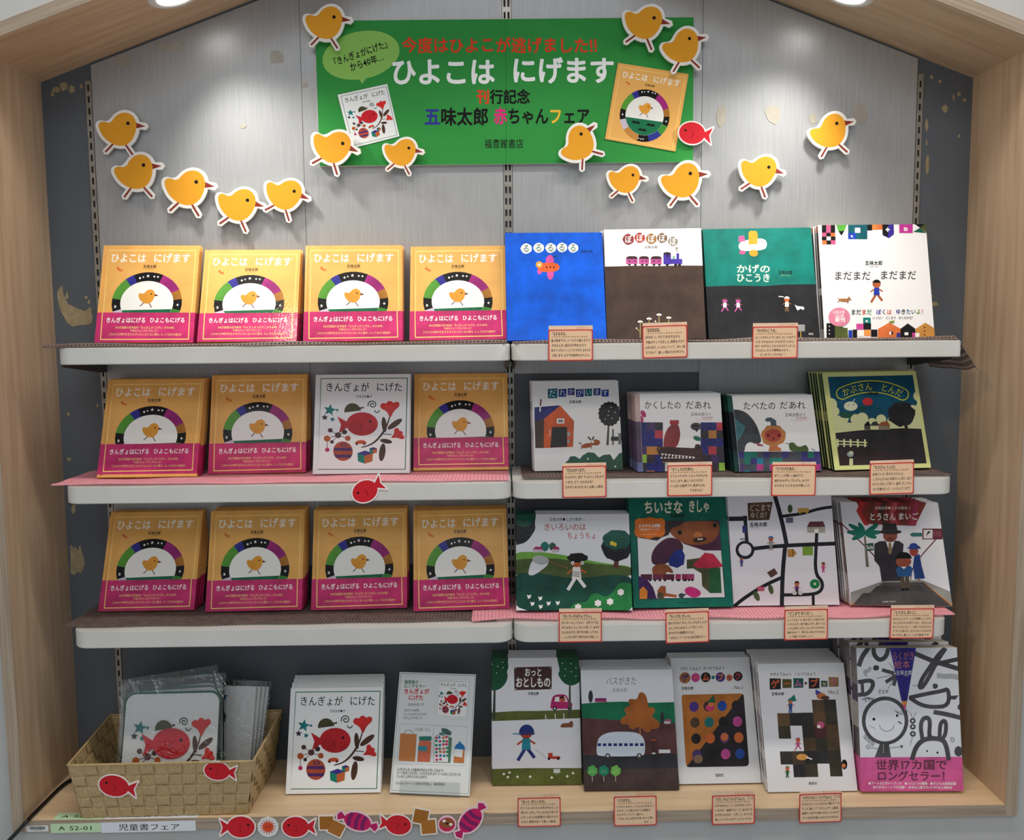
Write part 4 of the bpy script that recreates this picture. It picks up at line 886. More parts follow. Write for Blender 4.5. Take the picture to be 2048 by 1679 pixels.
# ---- bottom right row
def draw_lost(a):
    a.fill((230,232,238)); ol = (96,106,48); dg = (24,92,58)
    a.poly([(60,100),(245,130),(232,180),(240,240),(222,280),(236,300),(220,370),(160,430),(60,436)], dg, sm=True); a.poly([(645,150),(660,130),(880,120),(880,330),(820,380),(770,398),(710,380),(665,320),(658,288),(672,268),(662,220)], dg, sm=True)
    for x, y in ((190,194),(148,230),(192,240),(138,286),(100,212),(694,206),(766,210),(808,244),(720,254),(770,278),(712,312),(808,314)): a.ell(x, y, 5, 5, W, n=6)
    a.poly([(90,618),(300,606),(500,606),(700,600),(880,596),(880,668),(600,676),(300,684),(80,690)], ol); a.poly([(80,1092),(400,1086),(880,1088),(900,1260),(80,1260)], ol); a.line([(122,430),(117,672)], [16,24], (70,74,64))
    a.poly([(286,238),(604,232),(604,424),(290,430)], (84,52,54)); a.text('おっと', 374, 246, 524, 314, W, .04); a.text('おとしもの', 298, 324, 596, 406, W, .04)
    for x, y in ((297,246),(594,242),(594,414),(300,420)): a.ell(x, y, 5, 5, W, n=6)
    a.text('五味太郎', 404, 448, 496, 470, K, .026); a.text('GOMI TARO', 424, 474, 482, 480, K)
    a.poly([(592,580),(602,510),(625,472),(690,466),(730,475),(748,520),(780,545),(776,580),(750,590),(600,590)], (188,42,110), sm=True); a.poly([(628,528),(634,490),(668,488),(668,530)], W); a.poly([(672,530),(672,488),(722,488),(740,530)], (230,226,226)); a.ell(695, 512, 24, 22, (200,90,70)); a.ell(690, 502, 22, 18, K, a0=0, a1=180)
    for x in (630, 756): a.ell(x, 586, 18, 18, K); a.ell(x, 586, 8, 8, W)
    a.line([(757,390),(756,655)], [14,22], (84,86,78))
    for x, y0 in ((552,640),(633,634),(705,630)): a.line([(x,y0),(x+4,y0+46)], 7, W)
    a.poly([(674,742),(690,715),(720,710),(750,712),(765,690),(786,700),(784,735),(778,748),(760,745),(700,748)], (150,92,60), sm=True)
    a.person(390, 880, 300, (200,80,50), (40,150,170), (50,60,140), (200,80,50), 1); a.ell(393, 790, 64, 70, (40,60,140), a0=0, a1=180, n=16); a.poly([(328,792),(460,792),(458,806),(330,806)], (40,60,140)); a.line([(280,797),(335,797)], 9, (70,150,190)); a.curve(388, 820, 18, 18, 200, 340, 3, (90,30,30), 6)
    a.line([(468,925),(560,1002)], 2, (120,120,120)); a.rect(575, 960, 612, 1008, (206,66,46)); a.rect(612, 988, 676, 1010, (206,66,46)); a.ell(582, 1008, 11, 11, K); a.ell(660, 1008, 11, 11, K)
    for x, y in ((202,1134),(250,1122),(236,1160),(318,1158),(424,1158),(606,1166),(736,1156),(784,1130)): a.star(x, y, 14, (222,226,210), 4, .6)
    a.rect(620, 1094, 676, 1128, (206,212,214)); a.line([(650,1105),(646,1142)], 4, (206,212,214))
book_kind('lost', .195, .267, .0082, [(97,160),(832,158),(860,1225),(105,1228)], draw_lost, (206,210,212))
def draw_bus(a):
    a.fill((228,232,238))
    a.text('バスがきた', 1058, 322, 1318, 388, (60,60,66), -.008, slant=.1); a.text('五味太郎', 1110, 414, 1238, 448, (60,60,66), -.008, jit=.1)
    a.poly([(800,548),(1000,532),(1200,528),(1400,540),(1700,534),(1700,750),(800,750)], (20,120,82)); a.poly([(800,662),(1000,672),(1180,684),(1400,700),(1720,718),(1720,1000),(800,1000)], (100,62,62)); a.poly([(800,975),(1100,978),(1720,966),(1740,1150),(800,1150)], (50,52,58)); a.poly([(800,1100),(1740,1090),(1740,1300),(800,1300)], (72,58,56))
    a.ell(930, 484, 19, 52, (56,54,58)); a.poly([(966,500),(1060,498),(1066,530),(966,530)], (190,60,110)); a.poly([(966,512),(974,498),(1058,498),(1062,512)], (120,40,120))
    a.line([(1346,740),(1348,810)], 10, (190,120,60))
    a.poly([(1358,446),(1395,470),(1412,540),(1410,578),(1460,575),(1476,605),(1455,640),(1440,655),(1500,690),(1514,730),(1490,762),(1445,755),(1430,785),(1395,790),(1350,735),(1320,745),(1290,766),(1255,750),(1250,715),(1200,725),(1178,700),(1190,665),(1240,640),(1210,600),(1225,575),(1262,565),(1245,525),(1262,502),(1320,515),(1335,460)], (182,104,44), sm=True)
    a.ell(1532, 665, 16, 48, (56,54,58)); a.rect(1550, 690, 1600, 716, (210,206,206)); a.poly([(1546,694),(1570,676),(1604,678),(1608,700)], (180,90,130))
    a.poly([(978,960),(985,860),(1020,808),(1100,782),(1220,780),(1320,788),(1370,820),(1390,880),(1388,960),(1372,988),(1000,990)], (206,218,230), sm=True)
    for i in range(9): a.rect(988+i*45, 878+(i % 2), 1018+i*45, 902, (40,64,140))
    for x in (1075, 1341): a.ell(x, 983, 22, 21, (90,88,90)); a.ell(x, 983, 9, 9, (210,210,210))
    a.ell(1458, 852, 23, 19, (60,50,54)); a.rect(1437, 846, 1480, 858, (206,90,60)); a.line([(1460,870),(1460,958)], 3, (60,40,40)); a.rect(1505, 932, 1600, 962, (220,222,224)); a.rect(1448, 958, 1476, 970, (220,222,224))
    for x, c in ((945,(80,160,80)),(1042,(30,130,100)),(1142,(110,180,80))):
        a.line([(x,1150),(x,1200)], 4, (206,200,180)); a.ell(x, 1110, 42, 46, c, n=15, wob=.12)
        for dx, dy in ((-12,-6),(8,-10),(0,10),(18,6),(-20,12)): a.ell(x+dx, 1115+dy, 3, 3, W, n=5)
book_kind('bus', .204, .249, .0084, [(845,262),(1612,262),(1680,1270),(877,1278)], draw_bus, (96,84,84), bands=[(1., (60,52,54))])
def draw_dots(a):
    a.fill((222,225,228))
    a.text('さがしてみよう', 178, 240, 360, 268, K, .014); a.text('みつけてみよう', 378, 238, 568, 266, K, .014)
    for (x, y, r, c, t), ch in zip(((219,334,49,(176,112,56),(70,50,130)),(313,332,39,(214,66,150),(226,120,60)),(402,330,44,(44,38,42),(226,100,60)),(530,330,42,(80,54,140),(226,130,60)),(610,336,29,(216,110,64),(80,60,140)),(684,324,41,(50,40,44),(196,60,80))), 'ゲームブック'):
        a.ell(x, y, r, r, c, n=16); a.text(ch, x-r*.72, y-r*.7, x+r*.72, y+r*.72, t, .034)
    a.ell(466, 332, 14, 16, (20,130,120)); a.text('五味太郎', 190, 410, 296, 436, K, .024); a.text('No.1', 650, 400, 728, 436, (50,50,54), 0)
    def rr(P, c): a.poly(P, c)
    P = [(192,492),(204,478),(712,472),(730,480),(736,500),(776,1050),(768,1072),(748,1080),(262,1084),(242,1074),(234,1050)]
    rr(P, (190,116,48)); rr([(724,476),(734,490),(776,1050),(768,1072),(748,1080),(262,1084),(243,1078),(300,1010)], (46,42,46))
    C_ = [(80,54,140),(60,50,50),(40,80,170),(42,38,42), (84,66,50),(30,120,120),(36,34,36),(206,84,160), (40,36,38),(222,112,56),(110,70,130),(222,116,60), (84,60,120),(36,40,42),(206,84,160),(44,84,170)]
    for j in range(4):
        for i in range(4): a.ell(300+i*123+j*10, 580-i*2+j*134, 41, 44, C_[j*4+i], n=18)
    a.ell(440, 590, 40, 28, (206,60,110)); a.ell(448, 560, 24, 22, (222,120,70)); a.poly([(415,545),(470,480),(490,548)], (40,100,70)); a.ell(565, 836, 32, 34, (222,120,70)); a.ell(340, 1018, 40, 36, (150,120,96), n=12)
    a.line([(480,1142),(565,1140)], 2, (120,120,120)); a.text('偕成社', 490, 1142, 558, 1164, (60,60,60), .01)
book_kind('dots', .179, .265, .0092, [(90,162),(785,158),(880,1215),(180,1222)], draw_dots, (216,217,218))
def draw_steps(a):
    a.fill((226,228,232))
    a.text('かぞえてみよう', 912, 290, 1098, 319, K, .014); a.text('くらべてみよう', 1118, 289, 1306, 318, K, .014)
    for (x, y, r, c, t), ch in zip(((957,388,49,(46,38,42),(226,100,64)),(1058,385,40,(90,88,50),(216,110,60)),(1155,381,43,(30,96,84),(206,100,170)),(1290,384,47,(40,34,40),(226,100,64)),(1377,389,28,(70,84,64),(200,214,200)),(1457,373,43,(150,124,76),(206,100,150))), 'ゲームブック'):
        a.poly([(x-r,y-r),(x+r,y-r+3),(x+r,y+r-2),(x-r+3,y+r)], c); a.text(ch, x-r*.76, y-r*.72, x+r*.76, y+r*.74, t, .034)
    a.rect(1208, 372, 1230, 394, (120,100,70)); a.text('五味太郎', 926, 460, 1034, 487, K, .024); a.text('No.2', 1412, 440, 1500, 477, (50,50,54), 0)
    cells = {(3,0),(4,0),(0,1),(1,1),(2,1),(3,1),(4,1),(0,2),(2,2),(3,2),(4,2),(2,3),(3,3),(4,3),(0,4),(1,4),(2,4),(3,4),(4,4),(1,5),(2,5),(4,5)}
    pal = [(92,74,54),(58,56,52),(54,54,56),(104,80,56),(66,62,50),(92,52,52),(50,48,50),(84,68,54)]; rnd = random.Random(4)
    for i, j in sorted(cells):
        x = 968+i*101+j*9; y = 640+(j-1)*107-i*2; a.flat([a.m(p) for p in ((x,y),(x+102,y),(x+111,y+108),(x+9,y+108))], rnd.choice(pal))
    a.nx()
    a.person(1090, 575, 130, (222,110,60), (40,90,150), (40,70,140), (30,130,110)); a.poly([(1066,532),(1122,480),(1140,540)], (30,130,110)); a.poly([(1303,480),(1302,436),(1362,470),(1340,500)], (70,80,180)); a.ell(1352, 496, 40, 28, (206,120,70)); a.ell(1385, 510, 36, 18, (90,66,50))
    a.person(1155, 900, 110, (222,110,60), (206,90,150), (206,80,140), (206,90,130), 1); a.ell(1345, 742, 32, 30, (206,90,130)); a.ell(1330, 755, 16, 14, W); a.ell(1190, 1008, 48, 26, (222,160,80)); a.line([(1230,1010),(1270,1026)], 10, W)
    a.person(1068, 1130, 100, (222,110,60), (40,110,70), (40,100,66), (120,140,80)); a.ell(1542, 1070, 24, 40, K); a.ell(1536, 1080, 16, 18, (222,130,70))
    a.text('偕成社', 1244, 1212, 1316, 1234, (60,60,60), .01)
book_kind('steps', .192, .264, .0082, [(800,212),(1545,205),(1650,1285),(910,1295)], draw_steps, (220,221,224), bands=[(.1,(214,212,210)),(.15,(90,84,80)),(.08,(214,212,210)),(.25,(96,84,76)),(.15,(214,212,210)),(.2,(80,74,70)),(.07,(214,212,210))])
def draw_doodle(a):
    a.fill((216,222,230)); g = (84,84,88)
    a.poly([(1,1),(1,2),(2,1)], g)
    a.line([(215,300),(240,230),(290,165)], 40, g); a.line([(335,160),(340,220),(385,265),(440,240),(462,160)], 36, g); a.ell(357, 326, 26, 24, g, n=9, wob=.1)
    for p, q in (((415,345),(500,370)),((445,440),(515,395)),((505,465),(520,410))): a.line([p, q], 30, g)
    a.line([(215,440),(320,425),(335,470),(290,540),(215,545)], 34, g); a.line([(240,440),(245,540)], 26, g)
    a.line([(690,215),(770,250),(840,280),(1050,345)], 38, g); a.line([(850,300),(1050,260)], 34, g); a.line([(930,180),(880,250),(760,470),(715,500),(730,430),(800,330),(870,230),(920,180)], 34, g); a.ell(845, 480, 22, 23, g, n=9, wob=.1)
    a.line([(640,570),(780,540),(900,520),(955,500),(955,640),(820,650),(720,630),(640,575)], 32, g); a.poly([(960,560),(1035,555),(1010,590),(965,585)], g); a.line([(840,690),(930,705),(1070,740)], 36, g); a.ell(1060, 650, 36, 30, g)
    a.ell(430, 755, 193, 195, g, n=32); a.ell(430, 757, 162, 166, (216,222,230), n=32)
    a.ell(338, 744, 12, 12, K); a.ell(530, 716, 10, 11, K); a.curve(445, 780, 62, 62, 190, 350, 4, g, 12); a.line([(305,800),(350,820)], 3, g); a.line([(540,765),(565,780)], 10, g)
    for i in range(5): a.curve(300+i*6, 640+i*3, 60, 90, 60, 140, 2, g, 8); a.curve(540+i*6, 620+i*6, 60, 70, 230, 330, 2, g, 8)
    a.poly([(390,935),(460,935),(480,1060),(340,1060)], g)
    for y in (955, 972, 990, 1008): a.ell(416, y, 4, 4, W, n=6)
    for y in (758, 805, 862): a.ell(658, y, 24, 22, g); a.ell(658, y, 9, 8, (216,222,230))
    a.line([(656,882),(636,950)], 3, g); a.line([(655,740),(640,690)], 3, g); a.line([(662,740),(685,690)], 3, g)
    a.line([(735,900),(720,800),(740,740),(780,730),(800,760),(790,870),(800,885)], 32, g); a.line([(875,880),(880,790),(905,755),(930,770),(925,860),(900,900)], 30, g)
    a.line([(650,1060),(680,970),(730,915),(800,895),(900,905),(930,960),(945,1060)], 36, g); a.ell(772, 998, 7, 7, K); a.ell(856, 1010, 8, 8, K); a.ell(1025, 1000, 32, 40, g)
    a.curve(975, 912, 4, 24, 0, 500, 3, g); a.star(290, 965, 22, g, 5); a.star(290, 965, 15, (216,222,230), 5); a.line([(310,972),(375,982)], 3, g); a.star(565, 962, 16, g, 5); a.line([(465,975),(550,966)], 3, g)
    for x0, y0, x1, y1 in ((360,412,520,380),(455,500,510,400),(660,475,720,470),(700,480,790,330),(465,285,512,350)): a.line([(x0,y0),(x1,y1)], 3, g)
    for i in range(6): a.line([(860,375+i*7),(930,385+i*7),(980,380+i*7),(1045,398+i*7)], 2, g)
    a.text('gleam', 240, 310, 320, 370, g, -.01, rot=-35); a.text('652', 372, 505, 458, 540, g, -.01, rot=180); a.text('a kiss', 260, 560, 340, 600, g, -.01, rot=-15); a.text('rikimomix', 245, 870, 360, 940, g, -.01, rot=40)
    a.poly([(470,150),(692,150),(612,600),(568,600)], (52,46,140)); a.poly([(568,598),(612,598),(606,630),(574,630)], (226,150,70)); a.poly([(574,630),(606,630),(594,680)], (214,90,150))
    a.text('らくがき', 490, 196, 676, 262, (222,130,110), -.006); a.text('絵本', 505, 268, 640, 332, (222,130,110), -.006); a.text('五味太郎', 520, 348, 656, 386, W, -.006); a.text('GOMI', 592, 388, 624, 396, W)
kd = book_kind('doodle', .216, .299, .0345, [(190,160),(1028,168),(1060,1310),(235,1322)], draw_doodle, (186,184,180), hard=False, bands=[(.24,(190,60,120)),(.2,(110,100,100)),(.18,(190,184,176)),(.12,(90,78,96)),(.26,(150,140,140))])
def doodle_band():
    w, t, hb = kd['w'], kd['t'], .0705; e = .0005
    bs = [box_me(-e, w+e, -e, -.0001, 0, hb), box_me(-e, -.0001, 0, t, 0, hb)]
    V, F = [], []
    for b in bs:
        n = len(V); V += [tuple(v.co) for v in b.vertices]; F += [[n+i for i in p.vertices] for p in b.polygons]
    g = bpy.data.meshes.new('g'); g.from_pydata(V, [], F); a = Art(w, hb, [(242,1038),(1054,1036),(1060,1308),(250,1318)])
    dk = (120,62,86)
    a.text('世界17カ国で', 366, 1060, 940, 1138, dk, .03); a.text('ロングセラー！', 374, 1152, 972, 1228, dk, .03)
    a.text('●アートのビギナーブック　●リハビリの現場　●子どもの成長記録', 306, 1238, 1004, 1262, W, .016); a.text('あらゆるシーンで大活躍！ 20年以上愛されつづける人気絵本', 342, 1270, 974, 1292, W, .016)
    me = build(g, a, [lin((220,98,160))]*len(F), -e); me.materials.append(M['gloss']); return me
kd['band'] = doodle_band()

# ---- set them out
YT = 'yellow picture book with ring of colours cover'
for pk, nb, fr in (('A1',1,'topmost shelf, first stack from the left'),('A2',4,'topmost shelf, second stack from the left'),('A3',4,'topmost shelf, third stack from the left'),('A4',2,'topmost shelf, next to the blue book'),
                   ('C1',4,'second shelf, far left above pink mesh'),('C2',5,'second shelf, left of the white fish book'),('C4',4,'second shelf, right of the white fish book'),
                   ('E1',4,'third shelf, far left above the basket'),('E2',5,'third shelf, second stack from the left'),('E3',5,'third shelf, third stack from the left'),('E4',6,'third shelf, beside the book with the butterfly net')):
    stack(pk, 'yellow', nb, YT.replace(' with ring of colours cover', '')+', front copy, '+fr, 'yellow picture book hidden behind the front copy, '+fr, band_up=.006 if pk in ('C4','C1') else 0.)
stack('C3', 'fish', 1, 'white picture book with red fish, front copy, second shelf between yellow books', 'white picture book behind the front fish book, second shelf between yellow books')
stack('G1', 'fish', 9, 'white picture book with red fish, front copy, on wooden base beside the basket', 'white fish book behind the front copy on wooden base, beside the woven basket', dx=-.0009)
stack('B1', 'blue', 2, 'bright blue picture book with orange and pink aeroplane, front copy', 'bright blue book behind the front blue aeroplane book, topmost shelf')
stack('B2', 'train', 4, 'white and brown picture book with a small train on the ridge, front copy', 'white and brown book behind the front train book, topmost shelf', dx=-.0006)
stack('B3', 'green', 4, 'teal and black picture book with white aeroplane, front copy', 'teal and black book behind the front white aeroplane book, topmost shelf')
stack('B4', 'town', 6, 'white paperback with running figure and coloured houses, front copy', 'white paperback behind the front coloured houses book, topmost shelf, far right', dx=-.0004)
stack('D1', 'barn', 3, 'white picture book with orange barn and black tree, front copy', 'white paperback behind the front orange barn book, second shelf', dx=-.001)
stack('D2', 'hide', 7, 'white picture book with crocodile jaws and checkered towers, front copy', 'white checkered book behind the front crocodile book, second shelf', dx=-.0008)
stack('D3', 'eat', 4, 'white picture book with grey elephant above a checkered strip, front copy', 'white checkered book behind the front elephant book, second shelf', dx=-.0006)
stack('D4', 'turnip', 5, 'pale green framed picture book with arched yellow title, front copy', 'pale green framed book behind the front arched title book, second shelf', dx=-.0012)
stack('F1', 'meadow', 4, 'wide green picture book with figure swinging a butterfly net, front copy', 'wide green meadow book behind the front butterfly net book, third shelf')
stack('F2', 'loco', 2, 'dark green picture book with orange badge, face and toy train, front copy', 'dark green book behind the front toy train book, third shelf')
stack('F3', 'map', 2, 'white picture book with black road map drawing, front copy, third shelf', 'white book behind the front road map book, third shelf')
stack('F4', 'stairs', 6, 'white paperback with man in dark hat above stairs, front copy, third shelf', 'white paperback behind the front dark hat book, third shelf, far right', dx=-.0012)
stack('H1', 'lost', 9, 'tall picture book with pink car and boy pulling a toy truck, front copy', 'tall green and white book behind the front pink car book, wooden base', gap=.0013)
stack('H2', 'bus', 7, 'picture book with pale bus under a brown tree, front copy, wooden base', 'dark edged book behind the front pale bus book, wooden base', gap=.0013)
stack('H3', 'dots', 5, 'white picture book with coloured dots on orange and black, front copy', 'white book behind the front coloured dots book, wooden base', dx=-.0008)
stack('H4', 'steps', 9, 'white picture book with dark block staircase and pixies, front copy', 'white book behind the front block staircase book, wooden base', gap=.0013, dx=0.0)
stack('H5', 'doodle', 3, 'thick grey doodle paperback with pink paper band, front copy, far right', 'thick grey doodle paperback behind the front doodle book, wooden base, far right', dx=0, gap=.002)
# ================================================================== BANNER
q4 = [on_y(629.3, 41.8, -.0135), on_y(1388.3, 34.4, -.0135), on_y(1385, 323.4, -.0135), on_y(639.8, 332, -.0135)]
bw = ((q4[1]-q4[0]).length+(q4[2]-q4[3]).length)/2; bh = ((q4[0]-q4[3]).length+(q4[1]-q4[2]).length)/2
bc = (q4[0]+q4[1]+q4[2]+q4[3])/4
a = Art(bw, bh, [(75,107),(2018,88),(2010,828),(102,850)])
BG = (52,148,68)
a.fill(BG)
a.poly([(1051,95),(1054,95),(1056,842),(1053,842)], (36,120,50)); a.line([(85,470),(2014,452)], 1.2, (52,150,68))
a.ell(312, 283, 200, 122, (146,200,98), rot=-12, n=36); a.poly([(300,400),(345,392),(318,430)], (146,200,98))
a.text('『きんぎょがにげた』', 148, 252, 470, 292, K, .019, rot=-19); a.text('から40年…', 250, 298, 434, 338, K, .02, rot=-19)
rd = (232,70,40)
a.text('今度はひよこが逃げました‼', 520, 194, 1560, 268, rd, .026, jit=.12)
a.text('ひよこは', 462, 305, 1000, 432, (250,252,250), .034); a.text('にげます', 1080, 298, 1612, 424, (250,252,250), .034)
a.text('刊行記念', 902, 462, 1178, 530, [rd, K, K, K], .032)
a.text('五味太郎', 636, 556, 966, 640, [(50,52,150), K, K, K], .036); a.text('赤ちゃんフェア', 990, 556, 1484, 634, [(232,40,130), K, K, K, (244,190,60), K, K], .034)
a.text('福音館書店', 943, 714, 1144, 758, K, .004)
# printed small covers
def sub(a, P, fn, src):
    H = homography(src, P)
    class S(Art):
        def __init__(s): s.V, s.F, s.C, s.lay, s.clipbox = a.V, a.F, a.C, a.lay, a.clipbox; s.q = src
        def m(s, p): v = H @ np.array([p[0], p[1], 1.]); return a.m((v[0]/v[2], v[1]/v[2]))
    s = S(); fn(s); a.lay = s.lay
def cover_fish_small(s): draw_fish(s)
a.poly([(188,486),(444,428),(512,702),(268,764)], (30,100,50)); sub(a, [(192,486),(446,430),(509,698),(264,760)], cover_fish_small, FQ)
a.poly([(1624,326),(1986,384),(1920,780),(1556,716)], (30,100,50))
def yfull(s):
    s.poly(YQ, YEL); s.line([(458,158),(1120,156),(1128,832),(440,834)], 6, YL, closed=True)
    s.text('ひよこは', 482, 190, 752, 250, (252,246,232), .022); s.text('にげます', 806, 188, 1088, 248, (252,246,232), .022); s.text('五味太郎', 733, 270, 835, 292, K, .02)
    s.line([(532,282),(575,302)], 7, (214,90,50)); s.ell(568, 298, 9, 9, (214,90,50))
    ring_art(s, 780, 570, 262, 250, 200, 185, True)
    s.poly([(780+200*math.cos(R(t)), 570-185*math.sin(R(t))) for t in range(-8, -173, -8)], (28,118,78))
    for cx, cy in ((700,640),(860,640),(780,700)): s.poly([(cx-45,cy+14),(cx-40,cy),(cx-22,cy-10),(cx,cy-2),(cx+20,cy-12),(cx+42,cy),(cx+46,cy+14)], K)
    for x, y, r in ((716,352,8),(741,345,6),(824,341,7),(852,345,7),(756,792,7),(782,795,7),(806,792,7)): s.ell(x, y, r, r, W, n=8)
    s.star(778, 340, 12, W); s.ell(548, 590, 10, 10, W, n=8); s.ell(543, 590, 5, 5, K, n=6); s.star(1012, 585, 12, W, 4)
    s.bird(775, 505, 68, 2, (238,166,62))
sub(a, [(1628,322),(1990,380),(1920,776),(1560,712)], yfull, YQ)
bn = sheet('title_banner', a, .009, (226,228,222), 'matte')
# laid out on the wall: turned a hair to follow its own tilt
rt = math.atan2(((q4[1]-q4[0])+(q4[2]-q4[3])).z, ((q4[1]-q4[0])+(q4[2]-q4[3])).x)
bn.rotation_euler = (0, -rt, 0); bn.location = bc - Vector((math.cos(rt)*bw/2-math.sin(rt)*bh/2, 0, math.sin(rt)*bw/2+math.cos(rt)*bh/2))
tag(bn, 'large green banner with white title lettering high on the silver wall', 'banner')

# ================================================================== PAPER CUT-OUTS
def cutout(name, u, v, y, rpx, rot, outlines, draw, thick, label, group=None, spacer=0., tilt=0., cat='cutout', edge=(240,238,232)):
    p = on_y(u, v, y); k = rpx*(y-CAM[1])/ray(u, v).y/FPX
    w_ = 4*k; a = Art(w_, w_, [(-2,-2),(2,-2),(2,2),(-2,2)])
    draw(a, rot)
    c, q = math.cos(R(rot)), math.sin(R(rot)); V, F = [], []
    for pi_, P in enumerate(outlines):
        Q = [a.m((x*c-y_*q, x*q+y_*c)) for x, y_ in P]
        me = prism(Q, lambda s, t, d: (s, d+pi_*thick*.035, t), 0, thick); n = len(V); V += [tuple(x.co) for x in me.vertices]; F += [[n+i for i in f.vertices] for f in me.polygons]; bpy.data.meshes.remove(me)
    C = [lin(edge)]*len(F)
    V = [(x-w_/2, yy, z-w_/2) for x, yy, z in V]; a.V = [(x-w_/2, yy, z-w_/2) for x, yy, z in a.V]
    g = bpy.data.meshes.new('g'); g.from_pydata(V, [], F)
    me = build(g, a, C)
    o = link(name, me, M['matte']); o.location = p; o.rotation_euler = (tilt, 0, 0)
    tag(o, label, cat, group)
    if spacer:
        link('foam_spacer', box_me(-.3*k, .3*k, thick, spacer, -.3*k, .3*k), M['foam'], o)
    return o
body = [(-1.05,-.28),(-.85,-.45),(-.45,-.35),(-.2,-.75),(.2,-.95),(.6,-.85),(.82,-.5),(.8,-.05),(.62,.4),(.25,.68),(-.25,.66),(-.7,.4),(-.95,.05)]
def grow(P, d):
    cx = sum(p[0] for p in P)/len(P); cy = sum(p[1] for p in P)/len(P)
    return [(x+d*(x-cx)/math.hypot(x-cx, y-cy), y+d*(y-cy)/math.hypot(x-cx, y-cy)) for x, y in P]
def limb(x0, y0, x1, y1, h):
    L = math.hypot(x1-x0, y1-y0); nx, ny = -(y1-y0)/L*h, (x1-x0)/L*h; ex, ey = (x1-x0)/L*h, (y1-y0)/L*h
    return [(x0+nx, y0+ny), (x1+nx+ex*.3, y1+ny+ey*.3), (x1+ex, y1+ey), (x1-nx+ex*.3, y1-ny+ey*.3), (x0-nx, y0-ny)]
bird_out = [chaikin(grow(body, .15)), limb(.6,-.38,1.22,-.33,.17), limb(-.2,.45,-.65,1.0,.15), limb(.25,.5,.65,1.05,.15)]
def draw_bird(a, rot): a.bird(0, 0, 1, rot, (232,162,44), (140,56,44))
for i, (u, v, r, rot, y, lb) in enumerate((
    (651,50,40,5,-.030,'overlapping the top left corner of the green banner'), (239,263,41,4,-.018,'highest of the five on the left wall'),
    (272,349,42,-3,-.018,'second highest of the five on the left wall'), (373,380,44,8,-.018,'middle of the five on the left wall'),
    (475,413,41,15,-.018,'lowest of the five on the left wall'), (568,392,39,22,-.018,'nearest the middle of the five on the left wall'),
    (664,297,41,22,-.030,'over the bottom left corner of the green banner'), (802,308,34,10,-.030,'small one at the lower banner edge, beside the white cover'),
    (1160,291,39,-38,-.030,'tilted steeply upward at the lower right banner edge'), (1288,49,41,14,-.030,'on the top edge of the banner near its right end'),
    (1366,97,40,-10,-.030,'over the right edge of the banner'), (1250,362,34,10,-.018,'small one on the right wall just below the banner'),
    (1365,366,42,-4,-.018,'on the right wall below the banner corner'), (1518,346,39,16,-.018,'on the right wall, second from the right'),
    (1661,267,40,-12,-.018,'farthest right, high on the silver wall'))):
    cutout('bird_cutout', u, v, y, r, rot, bird_out, draw_bird, .005, 'yellow paper bird cutout, '+lb, 'yellow bird cutouts', spacer=-y-(.0135 if y < -.02 else .0043)-.0002+(0 if y > -.02 else .0))
fish_out = lambda f: [[(f*math.cos(2*PI*i/24)*1.15, math.sin(2*PI*i/24)*.95) for i in range(24)], [(f*x, y) for x, y in ((-.6,.12),(-.6,-.12),(-1.66,-.8),(-1.72,-.66),(-1.5,0),(-1.72,.66),(-1.66,.8))]]
def fish_cut(u, v, r, f, rot, y, label, thick=.001, tilt=0., spacer=0.):
    return cutout('fish_cutout', u, v, y, r, rot, fish_out(f), lambda a, ro: a.fish(0, 0, 1, f, ro), thick, label, 'red fish cutouts', tilt=tilt, spacer=spacer, edge=(244,236,232))
fish_cut(1384, 266, 25, -1, 8, -.0190, 'red paper fish cutout on the right edge of the green banner', .0045, spacer=.0054)
fish_cut(730, 982, 25, -1, -28, -DS-.0016, 'red paper fish cutout on the front of the second left shelf')
fish_cut(228, 1571, 28, -1, 12, -.2565, 'red paper fish sticker low on the left of the woven basket', tilt=R(8))
fish_cut(434, 1541, 24, -1, 8, -.2600, 'red paper fish sticker below the basket rim on the right', tilt=R(8))
ye = -DN-.0018
fish_cut(482, 1653, 26, 1, 0, ye, 'red paper fish facing right, just right of the white floor label')
fish_cut(591, 1653, 25, -1, 0, ye, 'red paper fish facing left on the base edge, beside the sun cutout')
fish_cut(797, 1649, 24, 1, 10, ye, 'red paper fish on the base edge between candy and biscuits')
def circ(r, n=20, cx=0, cy=0, w=0.): return [(cx+r*(1+w*math.sin(i*3))*math.cos(2*PI*i/n), cy+r*(1+w*math.sin(i*3))*math.sin(2*PI*i/n)) for i in range(n)]
def draw_sun(a, rot):
    for k in range(16):
        t = 2*PI*k/16; a.poly([(.42*math.cos(t-.2), .42*math.sin(t-.2)), (.42*math.cos(t+.2), .42*math.sin(t+.2)), (.88*math.cos(t+.3), .88*math.sin(t+.3))], (212,70,44))
    a.ell(0, 0, .48, .46, (222,80,44)); a.ell(-.16, 0, .07, .07, (90,30,20), n=6); a.ell(.18, -.04, .07, .07, (90,30,20), n=6)
cutout('sun_cutout', 536, 1653, ye, 21, 0, [circ(1.0, w=.03)], draw_sun, .001, 'round white cutout with orange sun between two red fish', edge=(226,230,226))
def sq(cx, cy, h, r): c, q = math.cos(R(r)), math.sin(R(r)); return [(cx+(x*c-y*q)*h, cy+(x*q+y*c)*h) for x, y in ((-1,-1),(1,-1),(1,1),(-1,1))]
